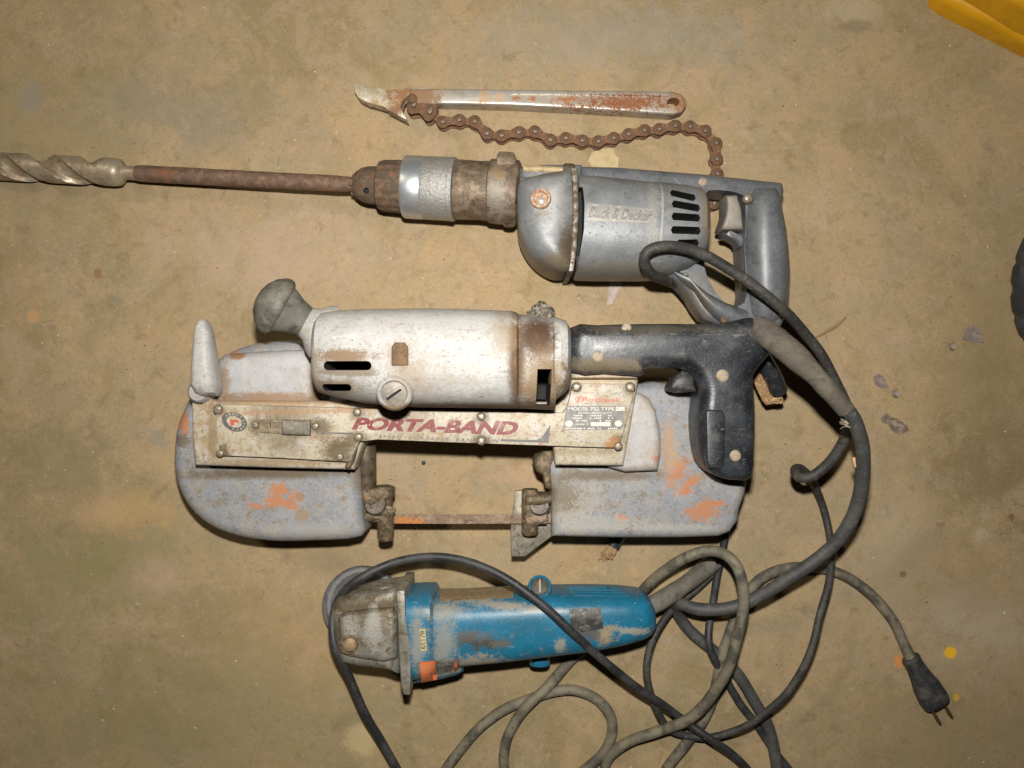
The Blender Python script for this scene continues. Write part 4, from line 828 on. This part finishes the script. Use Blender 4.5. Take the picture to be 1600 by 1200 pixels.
hd2 = slab('gear_head', head_m, A, [(522, 945), (530, 932), (560, 925), (595, 920), (622, 916), (628, 930), (628, 1010), (626, 1050), (606, 1043), (560, 1038), (536, 1032), (527, 1015), (523, 980)], 18, 70, zref=58, rt=10, rb=4, seg=5, scale=True)
slab('gear_head_top', head_m, A, [(527, 962), (545, 956), (580, 952), (614, 950), (620, 965), (620, 1030), (600, 1036), (560, 1030), (540, 1026), (529, 1010)], 60, 76, zref=74, rt=6, seg=4, parent=hd2, scale=True)
cut(hd2, [], head_m) if False else None
bt = finish(lathe_bm(P(547, 1003, 70), Vector((0, 0, 1)), [(0, 8.2), (7.2, 8.2), (7.8, 7.5), (7.8, 6.4), (6.2, 6.2)], 24), 'button_collar', M_grime, A, parent=hd2)
finish(lathe_bm(P(548, 1005, 75), Vector((0, 0, 1)), [(0, 5.4), (4, 5.4), (4.8, 4.2), (5, 1)], 20), 'spindle_lock', material('tan_button', (.33, .23, .13), .6, .2, [('n', (.22, .13, .07), .3, .5, .7, {})], bump=.3), A, parent=hd2)
flg = slab('gear_head_flange', head_m, A, [(622, 917), (635, 917), (637, 960), (643, 1000), (645, 1050), (643, 1078), (633, 1078), (629, 1060), (626, 1000), (624, 950)], 6, 74, zref=62, rt=1.6, rb=1, seg=2)
ear = finish(lathe_bm(P(607, 931, 46), Vector((0, .12, 1)), [(0, 11), (12, 11), (14, 9.5)], 24), 'screw_ear', head_m, A, parent=hd2)
finish(lathe_bm(P(608, 930, 60), Vector((0, .12, 1)), [(0, 5.5), (.6, 5.5)], 18), 'screw_socket', M_dark, A, parent=hd2)
dm = material('worn_grinding_disc', (.085, .082, .085), .85, 0, [('n', (.13, .127, .13), .15, .48, .68, {}), ('n', (.07, .065, .065), .4, .55, .7, {}), ('s', (.28, .27, .255), 568, 945, 14, 54, 54, {'ring': .05, 'amp': .8, 'soft': .6, 'k': .6})], bump=.5, bscale=1.0, origin=A.loc)
finish(lathe_bm(P(568, 946, 8), Vector((0, 0, 1)), [(0, 36), (.5, 37.2), (5, 37.2), (6, 36.4), (6.4, 28), (5, 12), (5, 1)], 56), 'grinding_disc', dm, A)
finish(lathe_bm(P(568, 966, 0), Vector((0, 0, 1)), [(0, 14), (20, 14)], 24), 'spindle', M_grime, A)
# nameplate, vents, caps, switch
cb = caster(bod, colr)
npm = material('brown_rating_strip', (.27, .19, .10), .6, .2, [('n', (.35, .27, .17), .3, .48, .68, {}), ('n', (.16, .11, .06), .5, .55, .7, {}), ('n', (.18, .12, .07), .9, .56, .64, {'stretch': (1, .3, 1)})], bump=.2, origin=A.loc)
ns = patch('rating_strip', npm, A, [(686, 922.5), (802, 917.5), (802, 934), (688, 940)], cb, 14, 5, thick=.4)
for k in range(4):                      # grille ribs over the tail vents
    y = 918.5+k*3.5
    patch('vent_rib', blue, A, [(890+k*2, y), (962+k*7, y-1.5+k*.9), (963+k*7, y+.6+k*.9), (890+k*2, y+2.0)], cb, 10, 1, thick=1.4, parent=bod)
ob_ = finish(lathe_bm(P(843, 921, 42), Vector((0, .55, 1)), [(-6, 10.5), (9, 10.5), (11, 9.8), (11.5, 8.6), (10.5, 7.6), (9.5, 7.4)], 28), 'brush_cap_boss', blue, A)
finish(lathe_bm(P(843, 921, 42)+Vector((0, .55, 1)).normalized()*.0095, Vector((0, .55, 1)), [(0, 7.4), (.8, 7.4), (1.2, 6.8)], 24), 'brush_cap', material('dark_cap', (.06, .048, .034), .6, .1, [('n', (.13, .10, .06), .4, .5, .68, {})], bump=.2), A, parent=ob_)
finish(box_bm(P(843, 921, 42)+Vector((0, .55, 1)).normalized()*.0110, 1.6, 11, 1.2, rot=0, tiltx=-28), 'cap_slot', material('pale_slot', (.34, .30, .22), .6, 0, bump=0), A, parent=ob_)
finish(lathe_bm(P(843, 1028, 28), Vector((0, -1, .2)), [(-10, 9.5), (5, 9.5), (7, 8), (7.5, 4)], 24), 'brush_cap_boss', blue, A)
stk = material('pale_yellow_sticker', (.50, .44, .22), .6, 0, [('n', (.30, .25, .14), .4, .56, .7, {})], bump=.05)
st = patch('serial_sticker', stk, A, [(655.5, 983), (664.5, 982), (667, 1016), (658, 1017)], cb, 2, 6, thick=.3)
text('lettering', '65178', material('sticker_ink', (.10, .09, .06), .6, 0, [('n', (.4, .34, .18), .5, .56, .66, {})], bump=0), A, [(657.5, 1014.5), (656.5, 985), (663.5, 984.5), (665.5, 1014)], cast=cb, parent=st, bold=.02, lift=.7)
lab = material('scuffed_foil_label', (.075, .068, .058), .5, .2, [('n', (.19, .18, .17), .2, .56, .70, {}), ('n', (.03, .03, .032), .15, .50, .64, {})], bump=.25, bscale=.9, origin=A.loc)
patch('foil_label', lab, A, [(889, 952), (938, 949), (943, 982), (893, 990)], cb, 8, 6, thick=.5)
swm = material('grey_switch_base', (.12, .125, .125), .55, 0, [('n', (.23, .21, .17), .15, .5, .7, {})], bump=.2, origin=A.loc)
swb = slab('switch_base', blue, A, [(644, 1030), (722, 1020), (724, 1050), (716, 1055), (690, 1062), (645, 1069)], 8, 56, zref=50, rt=9, rb=4, seg=4)
swo = material('orange_switch', (.66, .17, .055), .5, 0, [('n', (.52, .22, .11), .15, .5, .7, {}), ('n', (.35, .2, .13), .5, .62, .74, {'k': .7})], bump=.12, origin=A.loc)
sb = caster(swb, colr, bod)
patch('switch_base_plate', swm, A, [(650, 1036), (718, 1027), (719, 1049), (652, 1064)], sb, 8, 4, thick=.5, parent=swb)
patch('switch_button', swo, A, [(656, 1034), (682, 1031.5), (683, 1058), (658, 1063)], sb, 4, 4, thick=2.6, parent=swb)
for k in range(10):
    x = 684+k*2.5; patch('switch_rib', material('dirty_slider', (.27, .25, .22), .6, 0, [('n', (.07, .055, .04), .12, .5, .62, {})], bump=.2), A, [(x, 1032-k*.3), (x+1.5, 1031.8-k*.3), (x+2.5, 1052-k*.7), (x+1, 1052.3-k*.7)], sb, 1, 3, thick=2.2, parent=swb)
patch('switch_button', swo, A, [(708, 1040), (713, 1031), (716, 1044), (706, 1048)], sb, 3, 3, thick=2.0, parent=swb)
gs_m = material('grey_brown_sleeve', (.115, .105, .085), .7, 0, [('n', (.18, .165, .13), .06, .46, .68, {}), ('n', (.07, .065, .055), .1, .55, .72, {})], bump=.3, origin=A.loc)
finish(tube_bm([(1012, 948, 34), (1030, 940, 32), (1052, 926, 27), (1078, 908, 19), (1100, 890, 12), (1113, 880, 9)], lambda t: 8.2+.4*math.sin(t*9)-.4*t, 18, wob=.06), 'cord_sleeve', gs_m, A)
# ------------------------------------------------------------------ loose cords
tan_m = material('dusty_olive_cord', (.145, .125, .085), .68, 0, [('n', (.205, .18, .125), .05, .44, .68, {}), ('n', (.075, .068, .052), .05, .52, .68, {}), ('n', (.05, .046, .042), .09, .58, .70, {'k': .8}), ('n', (.27, .24, .17), .5, .64, .75, {'k': .5})], bump=.25, bscale=.8)
TC = Root('olive_power_cord', 'long dusty olive rubber cord looped beside the grinder, ending in a two-prong plug', 'power cord', 1150, 1000)
finish(tube_bm([(1427, 1034, 9), (1412, 1003, 6), (1392, 966, 5), (1362, 930, 5), (1325, 903, 5), (1285, 889, 5), (1240, 887, 6), (1205, 896, 7), (1178, 915, 8), (1160, 942, 8), (1146, 975, 8), (1133, 1015, 8), (1122, 1055, 8), (1113, 1090, 9), (1100, 1123, 9), (1076, 1156, 8), (1045, 1195, 6), (1020, 1240, 5), (980, 1262, 5), (945, 1238, 5), (945, 1205, 5), (955, 1178, 7), (985, 1156, 12), (1030, 1142, 18), (1072, 1127, 28), (1106, 1096, 37), (1133, 1052, 46), (1150, 1008, 54), (1160, 960, 60), (1162, 920, 61), (1154, 888, 60), (1136, 868, 54), (1112, 860, 48), (1085, 867, 42), (1050, 885, 34), (1018, 909, 23), (985, 943, 5), (940, 990, 4.6), (890, 1036, 4.8), (855, 1072, 8), (826, 1098, 12), (802, 1132, 7), (788, 1165, 5), (788, 1205, 5), (815, 1240, 5), (865, 1235, 5), (915, 1203, 5), (948, 1168, 5), (957, 1130, 5), (938, 1098, 5), (900, 1080, 5), (860, 1080, 5), (825, 1092, 4.6), (780, 1115, 5), (738, 1148, 5), (704, 1190, 5), (672, 1245, 5)], 4.9, 14, wob=.04, jit=2.2), 'cable', tan_m, TC)
plg_m = material('black_plug_rubber', (.030, .031, .032), .5, 0, [('n', (.075, .07, .062), .1, .48, .7, {'rough': .7}), ('n', (.012, .012, .012), .2, .6, .74, {})], bump=.35, bscale=.5, origin=TC.loc)
rg = []
pd = (P(1470, 1112, 9)-P(1424, 1030, 9)).normalized(); pu = Vector((-pd.y, pd.x, 0))
for t, a, b, n_ in ((-2, 8.2, 7, 2), (0, 8.8, 7.6, 2), (2, 8.2, 7.2, 2), (10, 8.6, 7.4, 2.1), (20, 10.2, 8.2, 2.3), (28, 12.2, 9, 2.6), (33, 12.4, 9, 2.8), (38, 12.9, 9.2, 3), (43, 13, 9.2, 3), (47, 12.2, 8.8, 3), (48.5, 10.5, 7.5, 3)):
    c = P(1424, 1030, 9.3)+pd*t*.001
    rg.append([c+pu*s*.001+Vector((0, 0, q*.001)) for s, q in sup(a, b, n_, 28)])
plug = finish(rings_bm(rg), 'plug', plg_m, TC)
for s in (-6.2, 6.2):
    c = P(1424, 1030, 9.3)+pd*.056+pu*s*.001
    finish(box_bm(c, 17, 1.6, 6, rot=math.degrees(math.atan2(pd.y, pd.x)), bev=.4), 'prong', material('dull_brass_prong', (.14, .10, .05), .45, .7, bump=.1), TC, parent=plug)
BC = bmesh.new()
black_m = material('thin_black_cord', (.022, .023, .025), .5, 0, [('n', (.052, .052, .052), .05, .46, .7, {'rough': .6}), ('n', (.15, .135, .11), .3, .62, .76, {'k': .55, 'rough': .8})], bump=.2, bscale=.9)
tube_bm([(1140, 790, 8), (1134, 835, 8), (1128, 870, 6), (1120, 905, 5), (1112, 945, 4), (1108, 985, 12), (1112, 1017, 14), (1130, 1055, 7), (1155, 1095, 5), (1182, 1132, 4), (1212, 1175, 4), (1245, 1222, 4), (1255, 1262, 4), (1225, 1272, 4), (1190, 1230, 8), (1150, 1182, 18), (1108, 1152, 25), (1062, 1122, 22), (1010, 1084, 41), (965, 1050, 54), (925, 1018, 66), (893, 988, 75), (862, 958, 76), (828, 930, 74), (785, 901, 68), (740, 880, 62), (700, 872, 58), (655, 873, 56), (610, 882, 56), (572, 897, 62), (545, 915, 62), (530, 935, 52), (522, 960, 56), (522, 995, 62), (531, 1025, 62), (548, 1065, 50), (575, 1120, 38), (603, 1170, 28), (635, 1230, 18), (660, 1290, 6)], 3.7, 12, BC, wob=.03, jit=1.8)
single(BC, 'black_power_cord', black_m, 'thin black rubber cord draped across the blue grinder and its gear head', 'cord', 1000, 1050)
SB = Root('cut_cable_stub', 'short cut cable end with frayed brown jute poking out under the saw guard', 'cable', 955, 855)
cs = finish(tube_bm([(985, 800, 7.2), (970, 830, 7.2), (957, 853, 7.2)], 6.8, 16), 'sheath', MATS['black_stub'], SB)
bm = bmesh.new()
for k in range(46):
    u, v = random.uniform(-1, 1), random.uniform(-1, 1)
    tube_bm([(961+u*7, 846+u*3, 7+v*4), (954+u*9, 860+u*2, 7+v*5), (948+u*13, 868+random.uniform(-5, 8), 6+v*5)], .7, 5, bm, step=.006)
jf = finish(bm, 'jute_filler', jute_m, SB, parent=cs); jf['kind'] = 'stuff'
# ------------------------------------------------------------------ yellow tray and rubber wheel at the edges
yel = material('yellow_plastic', (.60, .30, .003), .42, 0, [('n', (.50, .24, .003), .03, .45, .7, {}), ('n', (.45, .24, .02), .3, .64, .75, {'k': .6})], bump=.1, bscale=.4)
YT = Root('yellow_plastic_tray', 'bright yellow moulded plastic tray lying past the drill', 'tray', 1650, -20)
slab('rim', yel, YT, [(1440, -90), (1448, -30), (1459, 6), (1473, 17), (1600, 81), (1760, 160), (1900, 160), (1900, -90)], 0, 26, zref=8, rt=10, seg=5)
slab('wall', yel, YT, [(1478, -90), (1500, -24), (1600, 34), (1780, 124), (1900, 124), (1900, -90)], 20, 60, zref=40, rt=9, seg=4)
wm = material('dark_tyre_rubber', (.022, .026, .034), .55, 0, [('n', (.05, .055, .06), .06, .48, .7, {}), ('n', (.16, .14, .11), .4, .66, .76, {'k': .5})], bump=.35, bscale=.6)
WH = Root('rubber_wheel', 'blue-black rubber wheel with notched tread resting on bare concrete', 'wheel', 1765, 452)
tyre = finish(lathe_bm(P(1774, 452, 20)-Vector((0, 0, .02)), Vector((0, 0, 1)), [(0, 84), (0, 98), (5, 105), (14, 109), (26, 109), (35, 105), (40, 97), (40, 80), (30, 60), (10, 60)], 144, mod=lambda a, t, j: (1-.018*(1 if math.cos(26*a+.6) > .80 else 0)) if 1 <= j <= 6 else 1), 'tyre', wm, WH)
finish(lathe_bm(P(1774, 452, 20)-Vector((0, 0, .02)), Vector((0, 0, 1)), [(4, 61), (30, 61), (34, 50), (34, 20), (44, 18), (44, 6)], 40), 'hub', material('hub_grey', (.2, .2, .2), .5, .3), WH)
# ------------------------------------------------------------------ scraps on the floor
def scrap(name, label, cat, mat, pts, h, group=None, curl=1.5, seed=0):
    cx = sum(p[0] for p in pts)/len(pts); cy = sum(p[1] for p in pts)/len(pts)
    bm = bmesh.new(); N = 5; lay = []
    for lev in (0, 1):
        rows = []
        for r in (1, .7, .4, .12):
            rows.append([bm.verts.new(P(cx+(x-cx)*r, cy+(y-cy)*r, .25+lev*h+curl*(r*r)*(.5+.5*mnoise.noise(Vector((x*.13, y*.13, seed)))))) for x, y in pts])
        lay.append(rows)
    n = len(pts)
    for lev in (0, 1):
        for a, b in zip(lay[lev], lay[lev][1:]):
            for i in range(n): bm.faces.new((a[i], a[(i+1) % n], b[(i+1) % n], b[i]))
        bm.faces.new(lay[lev][-1])
    for i in range(n): bm.faces.new((lay[0][0][i], lay[0][0][(i+1) % n], lay[1][0][(i+1) % n], lay[1][0][i]))
    return single(bm, name, mat, label, cat, cx, cy, group)
M_leaf = material('dry_brown_leaf', (.16, .115, .08), .8, 0, [('n', (.30, .24, .19), .2, .48, .68, {}), ('n', (.13, .085, .05), .3, .55, .7, {})], bump=.3)
M_lav = material('dull_mauve_leaf', (.20, .16, .145), .8, 0, [('n', (.27, .215, .18), .2, .48, .68, {}), ('n', (.16, .12, .1), .3, .56, .7, {})], bump=.3)
M_tan = material('tan_paper', (.50, .39, .21), .8, 0, [('n', (.42, .32, .17), .2, .5, .7, {})], bump=.2)
M_pale = material('pale_scrap', (.44, .37, .31), .8, 0, [('n', (.36, .29, .25), .3, .5, .7, {})], bump=.2)
scrap('paper_scrap', 'torn tan paper scrap between the drive chain and the drill', 'paper', M_tan, [(925, 238), (938, 233), (958, 231), (962, 243), (967, 247), (965, 266), (945, 270), (927, 262), (919, 252)], .25, curl=.4)
scrap('paper_scrap', 'pale curled strip lying under the drill motor housing', 'paper', M_pale, [(953, 436), (974, 436), (972, 446), (964, 462), (957, 475), (948, 478), (950, 462)], .3, curl=3.0)
scrap('leaf_scrap', 'mauve grey leaf scrap right of the brown cord sleeve', 'leaf', M_lav, [(1364, 590), (1372, 583), (1380, 588), (1390, 606), (1377, 606), (1368, 602)], .3)
scrap('leaf_scrap', 'small dark brown leaf crumb touching the mauve scrap', 'leaf', M_leaf, [(1394, 610), (1402, 608), (1409, 616), (1402, 622), (1395, 620)], .6)
scrap('leaf_scrap', 'ragged crumpled brown leaf lying right of the grey saw cord', 'leaf', M_leaf, [(1376, 652), (1386, 645), (1392, 652), (1402, 654), (1416, 664), (1421, 672), (1408, 678), (1394, 674), (1388, 662), (1378, 660)], .4, curl=2.5)
scrap('leaf_scrap', 'flat triangular mauve leaf near the rubber wheel', 'leaf', M_lav, [(1503, 530), (1512, 512), (1522, 508), (1532, 518), (1537, 536), (1518, 534)], .3)
scrap('leaf_scrap', 'tiny brown leaf crumb beside the triangular mauve leaf', 'leaf', M_leaf, [(1482, 537), (1492, 534), (1496, 542), (1488, 549), (1483, 546)], .6)
bm = tube_bm([(1268, 531, 1.6), (1290, 519, 1.5), (1308, 508, 1.6), (1322, 495, 2.2)], lambda t: .5+.9*math.sin(t*2.8), 6)
single(bm, 'straw_stem', material('brown_straw', (.28, .18, .09), .8, 0, bump=.1), 'thin brown straw stem beside the curving drill cord', 'straw', 1295, 515)
pb = lathe_bm(P(662, 723, 0), Vector((0, 0, 1)), [(0, 1.6), (1.0, 2.0), (2.0, 1.5), (2.4, .4)], 12)
single(pb, 'steel_pellet', material('dark_pellet', (.03, .03, .028), .5, .3, bump=.1), 'tiny dark pellet on the floor between the saw guards', 'pellet', 662, 723)
wchip = box_bm(P(1336, 722, 106), 3.2, 8, 2.2, rot=15, bev=.5)
single(wchip, 'wood_chip', material('wood_chip', (.55, .34, .18), .8, 0, bump=.2), 'pale wood chip stuck on the grey saw cord', 'chip', 1333, 722)
# uncountable grit over the concrete
def grit(name, mat, n, label, smin, smax, flat_=.5, ell=1.0):
    bm = bmesh.new()
    for _ in range(n):
        c = P(random.uniform(-20, 1620), random.uniform(-20, 1220), 0); r = random.uniform(smin, smax)*.001
        a0 = random.uniform(0, 6.28); e = random.uniform(1, ell)
        k = 6; base = []; topv = []
        for i in range(k):
            a = 2*math.pi*i/k; x, y = r*e*math.cos(a)*random.uniform(.7, 1.2), r*math.sin(a)*random.uniform(.7, 1.2)
            X, Y = x*math.cos(a0)-y*math.sin(a0), x*math.sin(a0)+y*math.cos(a0)
            base.append(bm.verts.new(c+Vector((X, Y, .00002)))); topv.append(bm.verts.new(c+Vector((X*.55, Y*.55, r*flat_))))
        for i in range(k): bm.faces.new((base[i], base[(i+1) % k], topv[(i+1) % k], topv[i]))
        bm.faces.new(topv)
    o = single(bm, name, mat, label, 'grit', 800, 600); o['kind'] = 'stuff'
grit('pale_grit', material('pale_grit', (.60, .52, .40), .8, 0, bump=0), 200, 'tiny pale crumbs of grit scattered over the concrete floor', .3, 1.0)
grit('dark_grit', material('dark_grit', (.17, .115, .07), .8, 0, bump=0), 330, 'tiny dark brown crumbs of dirt scattered over the concrete floor', .2, .75, ell=2.2)
grit('orange_grit', material('orange_grit', (.50, .26, .10), .8, 0, bump=0), 120, 'tiny orange rust flakes scattered over the concrete floor', .3, 1.1)
